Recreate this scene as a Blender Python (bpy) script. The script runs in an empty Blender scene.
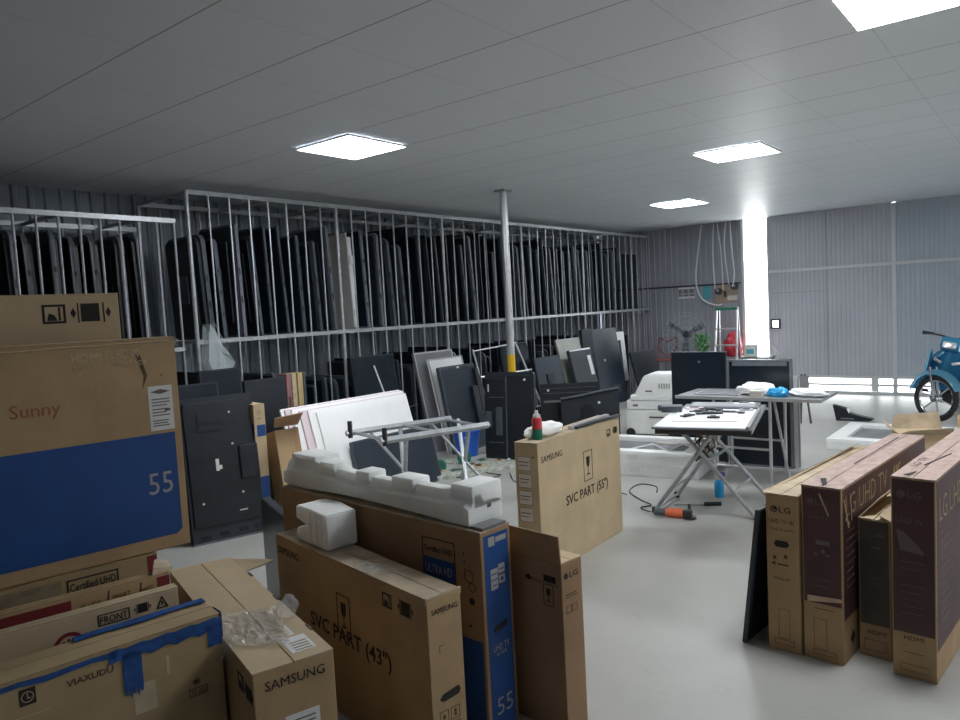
import bpy, bmesh, math, random
from mathutils import Vector, Matrix, noise
random.seed(7)
R = math.radians
scn = bpy.context.scene
col = scn.collection

# ------------------------------------------------------------------ materials
def mat(name, c, rough=.6, metal=0., var=0., scale=8., bump=0., bscale=60., spec=.5, stretch=None, c2=None):
    m = bpy.data.materials.new(name); m.use_nodes = True
    nt = m.node_tree; b = nt.nodes['Principled BSDF']
    b.inputs['Base Color'].default_value = (*c, 1); b.inputs['Roughness'].default_value = rough
    b.inputs['Metallic'].default_value = metal; b.inputs['Specular IOR Level'].default_value = spec
    if var or bump or c2:
        tc = nt.nodes.new('ShaderNodeTexCoord'); mp = nt.nodes.new('ShaderNodeMapping')
        nt.links.new(tc.outputs['Object'], mp.inputs[0])
        if stretch: mp.inputs['Scale'].default_value = stretch
    if var or c2:
        n = nt.nodes.new('ShaderNodeTexNoise'); n.inputs['Scale'].default_value = scale; n.inputs['Detail'].default_value = 5
        r = nt.nodes.new('ShaderNodeValToRGB'); nt.links.new(mp.outputs[0], n.inputs['Vector']); nt.links.new(n.outputs[0], r.inputs[0])
        lo = tuple(max(0, x*(1-var)) for x in c); hi = c2 if c2 else tuple(min(1, x*(1+var)) for x in c)
        r.color_ramp.elements[0].position = .3; r.color_ramp.elements[1].position = .7
        r.color_ramp.elements[0].color = (*lo, 1); r.color_ramp.elements[1].color = (*hi, 1)
        nt.links.new(r.outputs[0], b.inputs['Base Color'])
    if bump:
        n2 = nt.nodes.new('ShaderNodeTexNoise'); n2.inputs['Scale'].default_value = bscale; n2.inputs['Detail'].default_value = 4
        bp = nt.nodes.new('ShaderNodeBump'); bp.inputs['Strength'].default_value = bump; bp.inputs['Distance'].default_value = .01
        nt.links.new(mp.outputs[0], n2.inputs['Vector']); nt.links.new(n2.outputs[0], bp.inputs['Height']); nt.links.new(bp.outputs[0], b.inputs['Normal'])
    return m

def emat(name, c, s):
    m = bpy.data.materials.new(name); m.use_nodes = True; b = m.node_tree.nodes['Principled BSDF']
    b.inputs['Base Color'].default_value = (.9, .9, .9, 1)
    b.inputs['Emission Color'].default_value = (*c, 1); b.inputs['Emission Strength'].default_value = s
    return m

def film_mat(name, c=(.9, .93, .95), alpha=.35, rough=.12):
    m = mat(name, c, rough, bump=.6, bscale=18); b = m.node_tree.nodes['Principled BSDF']
    b.inputs['Alpha'].default_value = alpha; b.inputs['Specular IOR Level'].default_value = .6
    return m

M = {}
M['card'] = mat('cardboard', (.46, .31, .165), .75, var=.13, scale=5, bump=.08, bscale=40)
M['card_light'] = mat('light_cardboard', (.56, .43, .27), .75, var=.10, scale=5, bump=.08, bscale=40)
M['card_dull'] = mat('dull_cardboard', (.40, .29, .155), .75, var=.15, scale=4, bump=.1, bscale=30)
M['card_worn'] = mat('worn_cardboard_top', (.50, .40, .28), .8, var=.22, scale=9, bump=.12, bscale=30)
M['card_edge'] = mat('raw_cardboard_edge', (.60, .47, .31), .85, var=.15, scale=30)
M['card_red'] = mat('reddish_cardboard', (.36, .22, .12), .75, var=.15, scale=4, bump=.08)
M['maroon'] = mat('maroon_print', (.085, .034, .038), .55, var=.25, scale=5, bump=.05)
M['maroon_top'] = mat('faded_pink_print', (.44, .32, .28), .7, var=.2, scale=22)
M['charcoal_print'] = mat('charcoal_print', (.075, .062, .05), .6, var=.2, scale=6)
M['blue_print'] = mat('blue_print', (.014, .075, .27), .5, var=.12, scale=4, bump=.04)
M['red_print'] = mat('dark_red_print', (.20, .02, .025), .6, var=.15, scale=5)
M['ink'] = mat('black_ink', (.018, .015, .013), .7)
M['brown_ink'] = mat('brown_ink', (.10, .055, .03), .7)
M['faint_ink'] = mat('faint_print', (.42, .32, .20), .7)
M['light_print'] = mat('light_carton_print', (.60, .47, .33), .7)
M['pale_ink'] = mat('pale_print', (.52, .48, .42), .7)
M['silver_ink'] = mat('grey_print', (.40, .38, .38), .5)
M['dim_ink'] = mat('dim_grey_print', (.16, .12, .115), .6)
M['red_pen'] = mat('red_pen', (.36, .12, .06), .7)
M['white_label'] = mat('white_label', (.78, .78, .75), .6, var=.04)
M['clear_tape'] = mat('packing_tape', (.55, .45, .30), .22)
M['blue_tape'] = mat('blue_tape', (.012, .075, .27), .35, var=.35, scale=25, bump=.5, bscale=30)
M['foam'] = mat('white_foam', (.96, .975, .95), .85, var=.03, scale=20, bump=.15, bscale=150)
M['foam_green'] = mat('off_white_foam', (.93, .96, .91), .8, var=.05, scale=8, bump=.12, bscale=90)
for k_ in ('foam', 'foam_green'):
    b_ = M[k_].node_tree.nodes['Principled BSDF']; b_.inputs['Subsurface Weight'].default_value = .5; b_.inputs['Subsurface Radius'].default_value = (.06, .06, .06); b_.inputs['Subsurface Scale'].default_value = 1.0
M['foam_pink'] = mat('pinkish_sheet', (.80, .68, .74), .6, var=.05)
M['white_sheet'] = mat('white_sheet', (.97, .97, .98), .35, var=.02)
M['tv_black'] = mat('black_plastic', (.010, .014, .021), .38, var=.25, scale=12, bump=.05)
M['tv_shell'] = mat('charcoal_shell', (.018, .024, .033), .5, var=.2, scale=6, bump=.1, bscale=200)
M['tv_edge'] = mat('grey_plastic_edge', (.15, .165, .19), .42, var=.15, scale=14)
M['tv_edge_dark'] = mat('dark_grey_edge', (.07, .085, .105), .42, var=.15, scale=14)
M['screen'] = mat('dark_glass', (.010, .016, .026), .22, var=.1, scale=3)
M['slate'] = mat('slate_panel', (.030, .040, .056), .35, var=.12, scale=3)
M['grey_panel'] = mat('grey_panel', (.20, .205, .22), .4, var=.08, scale=3)
M['silver'] = mat('silver_panel', (.52, .52, .56), .3, metal=.3, var=.05)
M['putty'] = mat('putty_grey', (.42, .43, .40), .6, var=.08)
M['steel'] = mat('galvanised_steel', (.46, .48, .50), .42, metal=.6, var=.12, scale=20)
M['steel_thin'] = mat('steel_bar', (.50, .53, .57), .42, metal=.6, var=.1, scale=20)
M['alu'] = mat('aluminium', (.70, .71, .72), .35, metal=.8, var=.06)
M['dark_metal'] = mat('dark_metal', (.06, .06, .065), .4, metal=.5)
M['yellow'] = mat('yellow_band', (.80, .50, .02), .5)
M['white_paint'] = mat('white_paint', (.75, .75, .75), .5)
M['blue_plastic'] = mat('blue_plastic', (.03, .14, .68), .4, var=.08)
M['green_plastic'] = mat('green_plastic', (.01, .17, .10), .45)
M['orange'] = mat('orange_plastic', (.72, .16, .06), .45, var=.06)
M['rubber'] = mat('black_rubber', (.018, .018, .018), .65)
M['bottle_blue'] = mat('blue_liquid', (.03, .40, .82), .2)
M['bike_blue'] = mat('blue_bodywork', (.05, .30, .52), .22, metal=.25, var=.05)
M['bike_light'] = mat('light_blue_bodywork', (.20, .52, .70), .25, metal=.2)
M['chrome'] = mat('chrome', (.75, .76, .78), .2, metal=.95)
M['leaf'] = mat('green_leaf', (.05, .30, .05), .5, var=.3, scale=20)
M['pot'] = mat('dark_pot', (.05, .045, .04), .7)
M['red_bag'] = mat('red_plastic', (.62, .05, .07), .35, var=.25, scale=14)
M['red_paint'] = mat('red_paint', (.26, .07, .07), .45, var=.2, scale=10)
M['cyan_card'] = mat('cyan_card', (.10, .42, .50), .6, var=.06)
M['board_beige'] = mat('beige_board', (.40, .33, .25), .7, var=.1)
M['cream'] = mat('cream_plastic', (.72, .68, .62), .5)
M['glass_dome'] = mat('meter_glass', (.10, .11, .12), .12)
M['cable_grey'] = mat('pale_cable', (.80, .82, .80), .5)
M['cable_black'] = mat('black_cable', (.03, .03, .03), .5)
M['film'] = film_mat('clear_plastic_film', alpha=.24, rough=.2)
M['film_bag'] = film_mat('clear_bag_film', (.80, .90, .95), .30)
M['pcb'] = mat('circuit_board', (.05, .16, .10), .5, var=.4, scale=30)
M['pcb_pale'] = mat('pale_scrap', (.50, .52, .46), .5, var=.4, scale=22)
M['book_pink'] = mat('dusty_pink_edge', (.34, .17, .18), .6, var=.2)
M['book_tan'] = mat('tan_edge', (.55, .42, .20), .6, var=.2)
M['purple'] = mat('violet_plastic', (.10, .08, .40), .4)
M['work_grey'] = mat('grey_table_top', (.24, .25, .26), .5, var=.2, scale=7)
M['lamp_glow'] = emat('panel_light_diffuser', (.93, .97, 1.), 17.)
M['lamp_rim'] = mat('white_lamp_rim', (.8, .8, .82), .4)

def floor_mat():
    m = mat('concrete_floor', (.41, .405, .38), .5, var=.10, scale=1.1, bump=.06, bscale=12)
    nt = m.node_tree; b = nt.nodes['Principled BSDF']
    tc = nt.nodes.new('ShaderNodeTexCoord')
    n = nt.nodes.new('ShaderNodeTexNoise'); n.inputs['Scale'].default_value = 6; n.inputs['Detail'].default_value = 9; n.inputs['Roughness'].default_value = .7
    r = nt.nodes.new('ShaderNodeValToRGB'); r.color_ramp.elements[0].position = .60; r.color_ramp.elements[1].position = .74
    r.color_ramp.elements[0].color = (0, 0, 0, 1); r.color_ramp.elements[1].color = (.45, .45, .45, 1)
    mx = nt.nodes.new('ShaderNodeMixRGB'); mx.inputs[2].default_value = (.27, .25, .21, 1)
    src = b.inputs['Base Color'].links[0].from_socket
    nt.links.new(tc.outputs['Object'], n.inputs['Vector']); nt.links.new(n.outputs[0], r.inputs[0]); nt.links.new(r.outputs[0], mx.inputs[0])
    nt.links.new(src, mx.inputs[1]); nt.links.new(mx.outputs[0], b.inputs['Base Color'])
    n3 = nt.nodes.new('ShaderNodeTexNoise'); n3.inputs['Scale'].default_value = 22; n3.inputs['Detail'].default_value = 6; n3.inputs['Roughness'].default_value = .75
    r3 = nt.nodes.new('ShaderNodeValToRGB'); r3.color_ramp.elements[0].position = .665; r3.color_ramp.elements[1].position = .72
    r3.color_ramp.elements[0].color = (0, 0, 0, 1); r3.color_ramp.elements[1].color = (.6, .6, .6, 1)
    m3 = nt.nodes.new('ShaderNodeMixRGB'); m3.inputs[2].default_value = (.20, .17, .13, 1)
    nt.links.new(tc.outputs['Object'], n3.inputs['Vector']); nt.links.new(n3.outputs[0], r3.inputs[0]); nt.links.new(r3.outputs[0], m3.inputs[0])
    nt.links.new(mx.outputs[0], m3.inputs[1]); nt.links.new(m3.outputs[0], b.inputs['Base Color'])
    rr = nt.nodes.new('ShaderNodeMapRange'); rr.inputs[3].default_value = .34; rr.inputs[4].default_value = .6
    nt.links.new(n.outputs[0], rr.inputs[0]); nt.links.new(rr.outputs[0], b.inputs['Roughness'])
    return m
M['floor'] = floor_mat()

def ceiling_mat():
    m = mat('ceiling_tiles', (.50, .515, .53), .46, spec=.28)
    nt = m.node_tree; b = nt.nodes['Principled BSDF']; L = nt.links
    tc = nt.nodes.new('ShaderNodeTexCoord'); sx = nt.nodes.new('ShaderNodeSeparateXYZ'); L.new(tc.outputs['Object'], sx.inputs[0])
    def line(out, pitch, off, w):
        a = nt.nodes.new('ShaderNodeMath'); a.operation = 'ADD'; a.inputs[1].default_value = off + 50*pitch; L.new(out, a.inputs[0])
        d = nt.nodes.new('ShaderNodeMath'); d.operation = 'DIVIDE'; d.inputs[1].default_value = pitch; L.new(a.outputs[0], d.inputs[0])
        f = nt.nodes.new('ShaderNodeMath'); f.operation = 'FRACT'; L.new(d.outputs[0], f.inputs[0])
        c = nt.nodes.new('ShaderNodeMath'); c.operation = 'LESS_THAN'; c.inputs[1].default_value = w/pitch; L.new(f.outputs[0], c.inputs[0])
        return c.outputs[0]
    a = line(sx.outputs[1], .597, .06, .009); c = line(sx.outputs[0], .64, .10, .006)
    h = nt.nodes.new('ShaderNodeMath'); h.operation = 'MULTIPLY'; h.inputs[1].default_value = .35; L.new(c, h.inputs[0])
    mx = nt.nodes.new('ShaderNodeMath'); mx.operation = 'MAXIMUM'; L.new(a, mx.inputs[0]); L.new(h.outputs[0], mx.inputs[1])
    # fine embossed pattern of small squares
    wv = nt.nodes.new('ShaderNodeTexVoronoi'); wv.inputs['Scale'].default_value = 30; wv.distance = 'CHEBYCHEV'; wv.inputs['Randomness'].default_value = 0
    L.new(tc.outputs['Object'], wv.inputs['Vector'])
    bp = nt.nodes.new('ShaderNodeBump'); bp.inputs['Strength'].default_value = .25; bp.inputs['Distance'].default_value = .002
    L.new(wv.outputs['Distance'], bp.inputs['Height']); L.new(bp.outputs[0], b.inputs['Normal'])
    n = nt.nodes.new('ShaderNodeTexNoise'); n.inputs['Scale'].default_value = .8; L.new(tc.outputs['Object'], n.inputs['Vector'])
    r = nt.nodes.new('ShaderNodeValToRGB'); r.color_ramp.elements[0].color = (.70, .745, .79, 1); r.color_ramp.elements[1].color = (.78, .82, .865, 1); L.new(n.outputs[0], r.inputs[0])
    m2 = nt.nodes.new('ShaderNodeMixRGB'); m2.inputs[2].default_value = (.36, .37, .38, 1)
    L.new(mx.outputs[0], m2.inputs[0]); L.new(r.outputs[0], m2.inputs[1]); L.new(m2.outputs[0], b.inputs['Base Color'])
    return m
M['ceiling'] = ceiling_mat()
M['sheet_wall'] = mat('grey_corrugated_sheet', (.38, .39, .44), .5, metal=.15, var=.08, scale=1.5)
M['sheet_left'] = mat('blue_grey_corrugated_sheet', (.32, .36, .40), .5, metal=.15, var=.1, scale=1.5)
M['gate'] = mat('gate_sheet', (.56, .57, .62), .5, metal=.1, var=.07, scale=1.2)
M['gate_blue'] = mat('bluish_gate_sheet', (.50, .56, .62), .5, metal=.1, var=.05, scale=1.2)
M['gate_frame'] = mat('gate_frame', (.66, .68, .70), .45, metal=.2)
M['yard'] = mat('pale_yard', (.62, .61, .58), .8, var=.08)

# ------------------------------------------------------------------ mesh helper
class MB:
    def __init__(s): s.bm = bmesh.new()
    def box(s, c, d, rot=None, bev=0.):
        g = bmesh.ops.create_cube(s.bm, size=1)
        vs = g['verts']
        mt = Matrix.Translation(c) @ (rot if rot is not None else Matrix.Identity(4)) @ Matrix.Diagonal((*d, 1))
        bmesh.ops.transform(s.bm, matrix=mt, verts=vs)
        if bev:
            es = {e for v in vs for e in v.link_edges}
            bmesh.ops.bevel(s.bm, geom=list(es), offset=bev, segments=2, profile=.6, affect='EDGES')
        return s
    def bx(s, x0, x1, y0, y1, z0, z1, bev=0.):
        return s.box(((x0+x1)/2, (y0+y1)/2, (z0+z1)/2), (abs(x1-x0), abs(y1-y0), abs(z1-z0)), None, bev)
    def cyl(s, a, b, r, r2=None, seg=12):
        a, b = Vector(a), Vector(b); d = b-a
        q = d.to_track_quat('Z', 'Y').to_matrix().to_4x4()
        bmesh.ops.create_cone(s.bm, cap_ends=True, segments=seg, radius1=r, radius2=r if r2 is None else r2, depth=d.length,
                              matrix=Matrix.Translation((a+b)/2) @ q)
        return s
    def tube(s, pts, r, seg=8, closed=False):
        pts = [Vector(p) for p in pts]; rings = []; n = len(pts)
        for i, p in enumerate(pts):
            if closed: t = pts[(i+1) % n]-pts[i-1]
            else: t = pts[min(i+1, n-1)]-pts[max(i-1, 0)]
            t.normalize(); up = Vector((0, 0, 1)) if abs(t.z) < .95 else Vector((1, 0, 0))
            u = t.cross(up).normalized(); v = t.cross(u).normalized()
            rr = r[i] if isinstance(r, (list, tuple)) else r
            rings.append([s.bm.verts.new(p + (u*math.cos(k*2*math.pi/seg)+v*math.sin(k*2*math.pi/seg))*rr) for k in range(seg)])
        for i in range(n if closed else n-1):
            A, B = rings[i], rings[(i+1) % n]
            for k in range(seg): s.bm.faces.new((A[k], A[(k+1) % seg], B[(k+1) % seg], B[k]))
        if not closed: s.bm.faces.new(rings[0][::-1]); s.bm.faces.new(rings[-1])
        return s
    def prism(s, out, a, b, mtx=None):       # outline in local XZ, extruded along Y from a to b
        A = [s.bm.verts.new((x, a, z)) for x, z in out]; B = [s.bm.verts.new((x, b, z)) for x, z in out]
        s.bm.faces.new(A); s.bm.faces.new(B[::-1]); n = len(out)
        for i in range(n): s.bm.faces.new((A[i], B[i], B[(i+1) % n], A[(i+1) % n]))
        if mtx is not None: bmesh.ops.transform(s.bm, matrix=mtx, verts=A+B)
        return s
    def lathe(s, prof, c=(0, 0, 0), seg=20, mtx=None):
        c = Vector(c); rings = []; allv = []
        for r, z in prof:
            ring = [s.bm.verts.new(c+Vector((r*math.cos(k*2*math.pi/seg), r*math.sin(k*2*math.pi/seg), z))) for k in range(seg)]
            rings.append(ring); allv += ring
        for A, B in zip(rings, rings[1:]):
            for k in range(seg): s.bm.faces.new((A[k], A[(k+1) % seg], B[(k+1) % seg], B[k]))
        s.bm.faces.new(rings[0][::-1]); s.bm.faces.new(rings[-1])
        if mtx is not None: bmesh.ops.transform(s.bm, matrix=mtx, verts=allv)
        return s
    def quadslab(s, P, t):                   # four corners, thickness t along the normal, centred
        P = [Vector(p) for p in P]; n = (P[1]-P[0]).cross(P[3]-P[0]).normalized()*t/2
        A = [s.bm.verts.new(p-n) for p in P]; B = [s.bm.verts.new(p+n) for p in P]
        s.bm.faces.new(A[::-1]); s.bm.faces.new(B)
        for i in range(4): s.bm.faces.new((A[i], A[(i+1) % 4], B[(i+1) % 4], B[i]))
        return s
    def torus(s, c, axis, R_, r, seg=32, rs=8, a0=0, a1=360):
        q = Vector(axis).to_track_quat('Z', 'Y').to_matrix(); full = (a1-a0) >= 360
        n = seg if full else seg+1
        pts = [Vector(c)+q @ Vector((R_*math.cos(R(a0+(a1-a0)*i/seg)), R_*math.sin(R(a0+(a1-a0)*i/seg)), 0)) for i in range(n)]
        return s.tube(pts, r, rs, closed=full)
    def build(s, name, m, parent=None, smooth=False, ang=40):
        bmesh.ops.recalc_face_normals(s.bm, faces=s.bm.faces)
        me = bpy.data.meshes.new(name); s.bm.to_mesh(me); s.bm.free()
        me.materials.append(m if not isinstance(m, str) else M[m])
        if smooth:
            for p in me.polygons: p.use_smooth = True
            try: me.set_sharp_from_angle(angle=R(ang))
            except Exception: pass
        o = bpy.data.objects.new(name, me); col.objects.link(o)
        if parent is not None: o.parent = parent
        return o

def tag(o, label=None, cat=None, group=None, kind=None):
    if label: o['label'] = label
    if cat: o['category'] = cat
    if group: o['group'] = group
    if kind: o['kind'] = kind
    return o

def thing(name, label, cat, loc=(0, 0, 0), rz=0., group=None):
    o = bpy.data.objects.new(name, None); o.empty_display_size = .1; col.objects.link(o)
    o.location = loc; o.rotation_euler = (0, 0, R(rz)); return tag(o, label, cat, group)

def kids(o): return [c for c in list(bpy.data.objects) if c.parent == o]
def copy_tree(o, parent=None):
    c = o.copy(); col.objects.link(c)
    if parent is not None: c.parent = parent
    for ch in kids(o): copy_tree(ch, c)
    return c

def struct(o): o['kind'] = 'structure'; return o

def text_mesh(s, bold=0.):
    cu = bpy.data.curves.new('lettering', 'FONT'); cu.body = s; cu.size = 1; cu.offset = bold; cu.extrude = .002; cu.resolution_u = 2
    o = bpy.data.objects.new('lettering_source', cu); col.objects.link(o)
    dg = bpy.context.evaluated_depsgraph_get(); me = bpy.data.meshes.new_from_object(o.evaluated_get(dg))
    bpy.data.objects.remove(o); bpy.data.curves.remove(cu); return me

def lettering(parent, mtx, s, u, v, w, h, m, bold=.0, name='lettering', ang=0):
    """s fitted into the w x h rectangle whose lower left corner is (u, v) on the face mtx"""
    me = text_mesh(s, bold)
    xs = [q.co.x for q in me.vertices]; ys = [q.co.y for q in me.vertices]
    x0, x1, y0, y1 = min(xs), max(xs), min(ys), max(ys)
    T = mtx @ Matrix.Translation((u, v, .0012)) @ Matrix.Rotation(R(ang), 4, 'Z') @ Matrix.Diagonal((w/(x1-x0), h/(y1-y0), .2, 1)) @ Matrix.Translation((-x0, -y0, 0))
    me.transform(T); me.materials.clear(); me.materials.append(M[m])
    o = bpy.data.objects.new(name, me); col.objects.link(o); o.parent = parent; return o

# ------------------------------------------------------------------ carton faces
def face(L, T, H, which):
    o, U, V, N = {'front': ((0, 0, 0), (1, 0, 0), (0, 0, 1), (0, -1, 0)), 'back': ((L, T, 0), (-1, 0, 0), (0, 0, 1), (0, 1, 0)),
                  'end0': ((0, T, 0), (0, -1, 0), (0, 0, 1), (-1, 0, 0)), 'end1': ((L, 0, 0), (0, 1, 0), (0, 0, 1), (1, 0, 0)),
                  'top': ((0, 0, H), (1, 0, 0), (0, 1, 0), (0, 0, 1))}[which]
    m = Matrix.Identity(4)
    for i in range(3): m[i][0] = U[i]; m[i][1] = V[i]; m[i][2] = N[i]; m[i][3] = o[i]
    return m

class Pr:   # flat printed shapes on a face
    def __init__(s, mtx): s.m = mtx; s.b = MB()
    def rect(s, u0, u1, v0, v1, t=.0012):
        g = bmesh.ops.create_cube(s.b.bm, size=1)['verts']
        bmesh.ops.transform(s.b.bm, matrix=s.m @ Matrix.Translation(((u0+u1)/2, (v0+v1)/2, t/2)) @ Matrix.Diagonal((abs(u1-u0), abs(v1-v0), t, 1)), verts=g); return s
    def frame(s, u0, u1, v0, v1, w=.003):
        s.rect(u0, u1, v0, v0+w); s.rect(u0, u1, v1-w, v1); s.rect(u0, u0+w, v0+w, v1-w); return s.rect(u1-w, u1, v0+w, v1-w)
    def poly(s, pts, t=.0012):
        A = [s.b.bm.verts.new(s.m @ Vector((u, v, 0.0))) for u, v in pts]; B = [s.b.bm.verts.new(s.m @ Vector((u, v, t))) for u, v in pts]
        s.b.bm.faces.new(A[::-1]); s.b.bm.faces.new(B); n = len(pts)
        for i in range(n): s.b.bm.faces.new((A[i], A[(i+1) % n], B[(i+1) % n], B[i]))
        return s
    def disc(s, u, v, r, seg=20, t=.0012): return s.poly([(u+r*math.cos(2*math.pi*i/seg), v+r*math.sin(2*math.pi*i/seg)) for i in range(seg)], t)
    def ring(s, u, v, r, w=.003, seg=20, a0=0, a1=360):
        for i in range(seg):
            a, b = R(a0+(a1-a0)*i/seg), R(a0+(a1-a0)*(i+1)/seg)
            s.poly([(u+r*math.cos(a), v+r*math.sin(a)), (u+r*math.cos(b), v+r*math.sin(b)), (u+(r-w)*math.cos(b), v+(r-w)*math.sin(b)), (u+(r-w)*math.cos(a), v+(r-w)*math.sin(a))])
        return s
    def glass(s, u, v, h):   # fragile goblet in a frame, lower left corner u,v ; width .6h
        w = .6*h; s.frame(u, u+w, v, v+h, h*.025); c = u+w/2
        s.poly([(c-.2*w, v+.80*h), (c-.17*w, v+.55*h), (c-.05*w, v+.45*h), (c+.05*w, v+.45*h), (c+.17*w, v+.55*h), (c+.2*w, v+.80*h)])
        s.rect(c-.02*w, c+.02*w, v+.24*h, v+.45*h); return s.rect(c-.15*w, c+.15*w, v+.19*h, v+.24*h)
    def tv(s, u, v, h):      # handling mark: tv between two small arrows
        w = 1.5*h; s.rect(u+.35*h, u+1.25*h, v+.05*h, v+.95*h); s.rect(u+.22*h, u+.27*h, v, v+h); s.rect(u+1.33*h, u+1.38*h, v, v+h)
        s.poly([(u, v+.5*h), (u+.08*h, v+.3*h), (u+.16*h, v+.5*h), (u+.08*h, v+.7*h)]); return s.poly([(u+1.44*h, v+.5*h), (u+1.52*h, v+.3*h), (u+1.6*h, v+.5*h), (u+1.52*h, v+.7*h)])
    def hand(s, u, v, h):    # dark square with a figure cut out
        s.frame(u, u+1.1*h, v, v+h, .12*h); s.poly([(u+.2*h, v+.15*h), (u+.7*h, v+.15*h), (u+.55*h, v+.45*h), (u+.3*h, v+.55*h)]); return s.rect(u+.75*h, u+.85*h, v+.15*h, v+.85*h)
    def build(s, parent, m, name='printed_mark'): return s.b.build(name, m, parent)

def carton(name, label, P, body='card', top=None, flaps=True, group=None, bev=.004, gap=0.):
    x, y, a, L, T, H, z0 = P
    t = thing(name, label, 'box', (x, y, z0), a, group)
    b = MB(); b.bx(0, L, 0, T, 0, H-.004, bev)
    b.build('carton_body', body, t)
    if flaps:
        for k, (y0, y1) in enumerate(((0, T/2-.002), (T/2+.002, T))):
            f = MB(); zz = .002+gap*(1 if k else .3)
            # long flaps, bowed a little
            n = 10
            for i in range(n):
                x0, x1 = L*i/n, L*(i+1)/n
                za = gap*math.sin(math.pi*i/n)+.0; zb = gap*math.sin(math.pi*(i+1)/n)
                yi = T/2-.002 if k == 0 else T/2+.002; yo = 0 if k == 0 else T
                A = [(x0, yo, H-.001), (x1, yo, H-.001), (x1, yi, H-.001+zb), (x0, yi, H-.001+za)]
                f.quadslab(A, .005)
            bmesh.ops.remove_doubles(f.bm, verts=f.bm.verts, dist=.0005)
            f.build('top_flap', top or body, t)
    return t

# ================================================================== SETTING
b = MB(); b.bx(-7.3, 5.2, -3.3, 12.7, -.1, 0); struct(b.build('floor', 'floor'))
b = MB(); b.bx(-7.3, 5.2, -3.3, 12.85, 2.92, 3.0); struct(b.build('ceiling', 'ceiling'))

def corrugated(name, x0, y0, x1, y1, z0, z1, pitch, depth, m, nrm):
    """ribbed sheet running from (x0,y0) to (x1,y1); ribs stand out along nrm"""
    L = math.hypot(x1-x0, y1-y0); ux, uy = (x1-x0)/L, (y1-y0)/L; prof = [(0, 0)]
    n = max(1, int(L/pitch))
    for i in range(n):
        s = i*L/n; p = L/n
        prof += [(s+.55*p, 0), (s+.65*p, depth), (s+.9*p, depth), (s+p, 0)]
    b = MB(); F = []; 
    for s, d in prof:
        x, y = x0+ux*s+nrm[0]*d, y0+uy*s+nrm[1]*d
        q = [b.bm.verts.new((x, y, z0)), b.bm.verts.new((x, y, z1)), b.bm.verts.new((x-nrm[0]*(d+.01), y-nrm[1]*(d+.01), z1)), b.bm.verts.new((x-nrm[0]*(d+.01), y-nrm[1]*(d+.01), z0))]
        F.append(q)
    for A, B in zip(F, F[1:]):
        for k in range(4): b.bm.faces.new((A[k], A[(k+1) % 4], B[(k+1) % 4], B[k]))
    b.bm.faces.new(F[0]); b.bm.faces.new(F[-1][::-1])
    return b.build(name, m)
struct(corrugated('wall_left', -7.05, -3.2, -7.05, 12.6, 0, 2.92, .13, .022, 'sheet_left', (1, 0)))
struct(corrugated('wall_back', -7.05, 12.62, -4.24, 12.62, 0, 2.94, .105, .02, 'sheet_wall', (0, -1)))
struct(corrugated('wall_right', 5.1, -3.2, 5.1, 12.6, 0, 2.92, .13, .02, 'gate', (-1, 0)))
struct(corrugated('wall_front', -7.05, -3.2, 5.1, -3.2, 0, 2.92, .13, .02, 'sheet_wall', (0, 1)))
# seam on the back wall and the jamb of the opening
b = MB(); b.bx(-7.0, -4.3, 12.585, 12.6, 1.845, 1.87); struct(b.build('trim_1', 'dark_metal'))
b = MB(); b.bx(-4.27, -4.225, 12.56, 12.64, 0, 2.92); struct(b.build('trim_2', 'gate_frame'))
# gate leaves: sheets hung between the frames, daylight under and between them
def gate_leaf(n, x0, x1, m, wicket=None):
    r = struct(corrugated('door_%d' % n, -3.69 if wicket else x0, 12.60, x1, 12.60, .285, 2.94, .062, .009, m, (0, -1)))
    if wicket:
        for a_, b_, c_, d_ in ((x0, -3.79, .285, 2.94), (-3.79, -3.69, .285, 1.085), (-3.79, -3.69, 1.195, 2.94)): o = corrugated('gate_sheet', a_, 12.60, b_, 12.60, c_, d_, .05, .009, m, (0, -1)); o.parent = r
    f = MB(); f.bx(x0-.03, x0, 12.57, 12.63, .05, 2.91); f.bx(x1, x1+.03, 12.57, 12.63, .05, 2.91)
    f.bx(x0, x1, 12.565, 12.60, 1.985, 2.03); f.bx(x0, x1, 12.57, 12.63, .25, .29)
    f.build('gate_frame', 'gate_frame', r)
    f = MB(); f.bx(x0, x1, 12.585, 12.625, .13, .165)
    k = x0+.5
    while k < x1: f.bx(k-.05, k+.05, 12.58, 12.63, .055, .25); k += 1.05
    f.build('bottom_rail', 'gate_frame', r)
    if wicket:
        w0, w1, z1 = wicket
        f = MB(); f.bx(w1-.006, w1+.006, 12.583, 12.591, .29, 2.9); f.build('wicket_seam', 'sheet_left', r)
        f = MB(); f.bx(w0, w1, 12.584, 12.591, z1-.004, z1+.004); f.build('wicket_seam', 'sheet_left', r)
    return r
g1 = gate_leaf(1, -3.82, -2.02, 'gate', (-3.8, -2.94, 1.65))
for a_, b_, c_, d_ in ((-3.82, -3.79, 1.06, 1.22), (-3.69, -3.66, 1.06, 1.22), (-3.79, -3.69, 1.06, 1.085), (-3.79, -3.69, 1.195, 1.22)): bb = MB(); bb.bx(a_, b_, 12.575, 12.61, c_, d_); bb.build('latch_frame', 'dark_metal', g1)
bb = MB(); bb.quadslab([(-3.80, 12.57, .80), (-3.80, 12.57, .76), (-3.5, 12.57, .40), (-3.5, 12.57, .44)], .03); bb.build('corner_brace', 'gate_frame', g1)
g2 = gate_leaf(2, -1.96, .6, 'gate_blue')
g3 = gate_leaf(3, .68, 5.0, 'gate_blue')
b = MB(); b.bx(-4.27, 5.1, 12.56, 12.66, 0, .05); struct(b.build('trim_3', 'gate_frame'))
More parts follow.
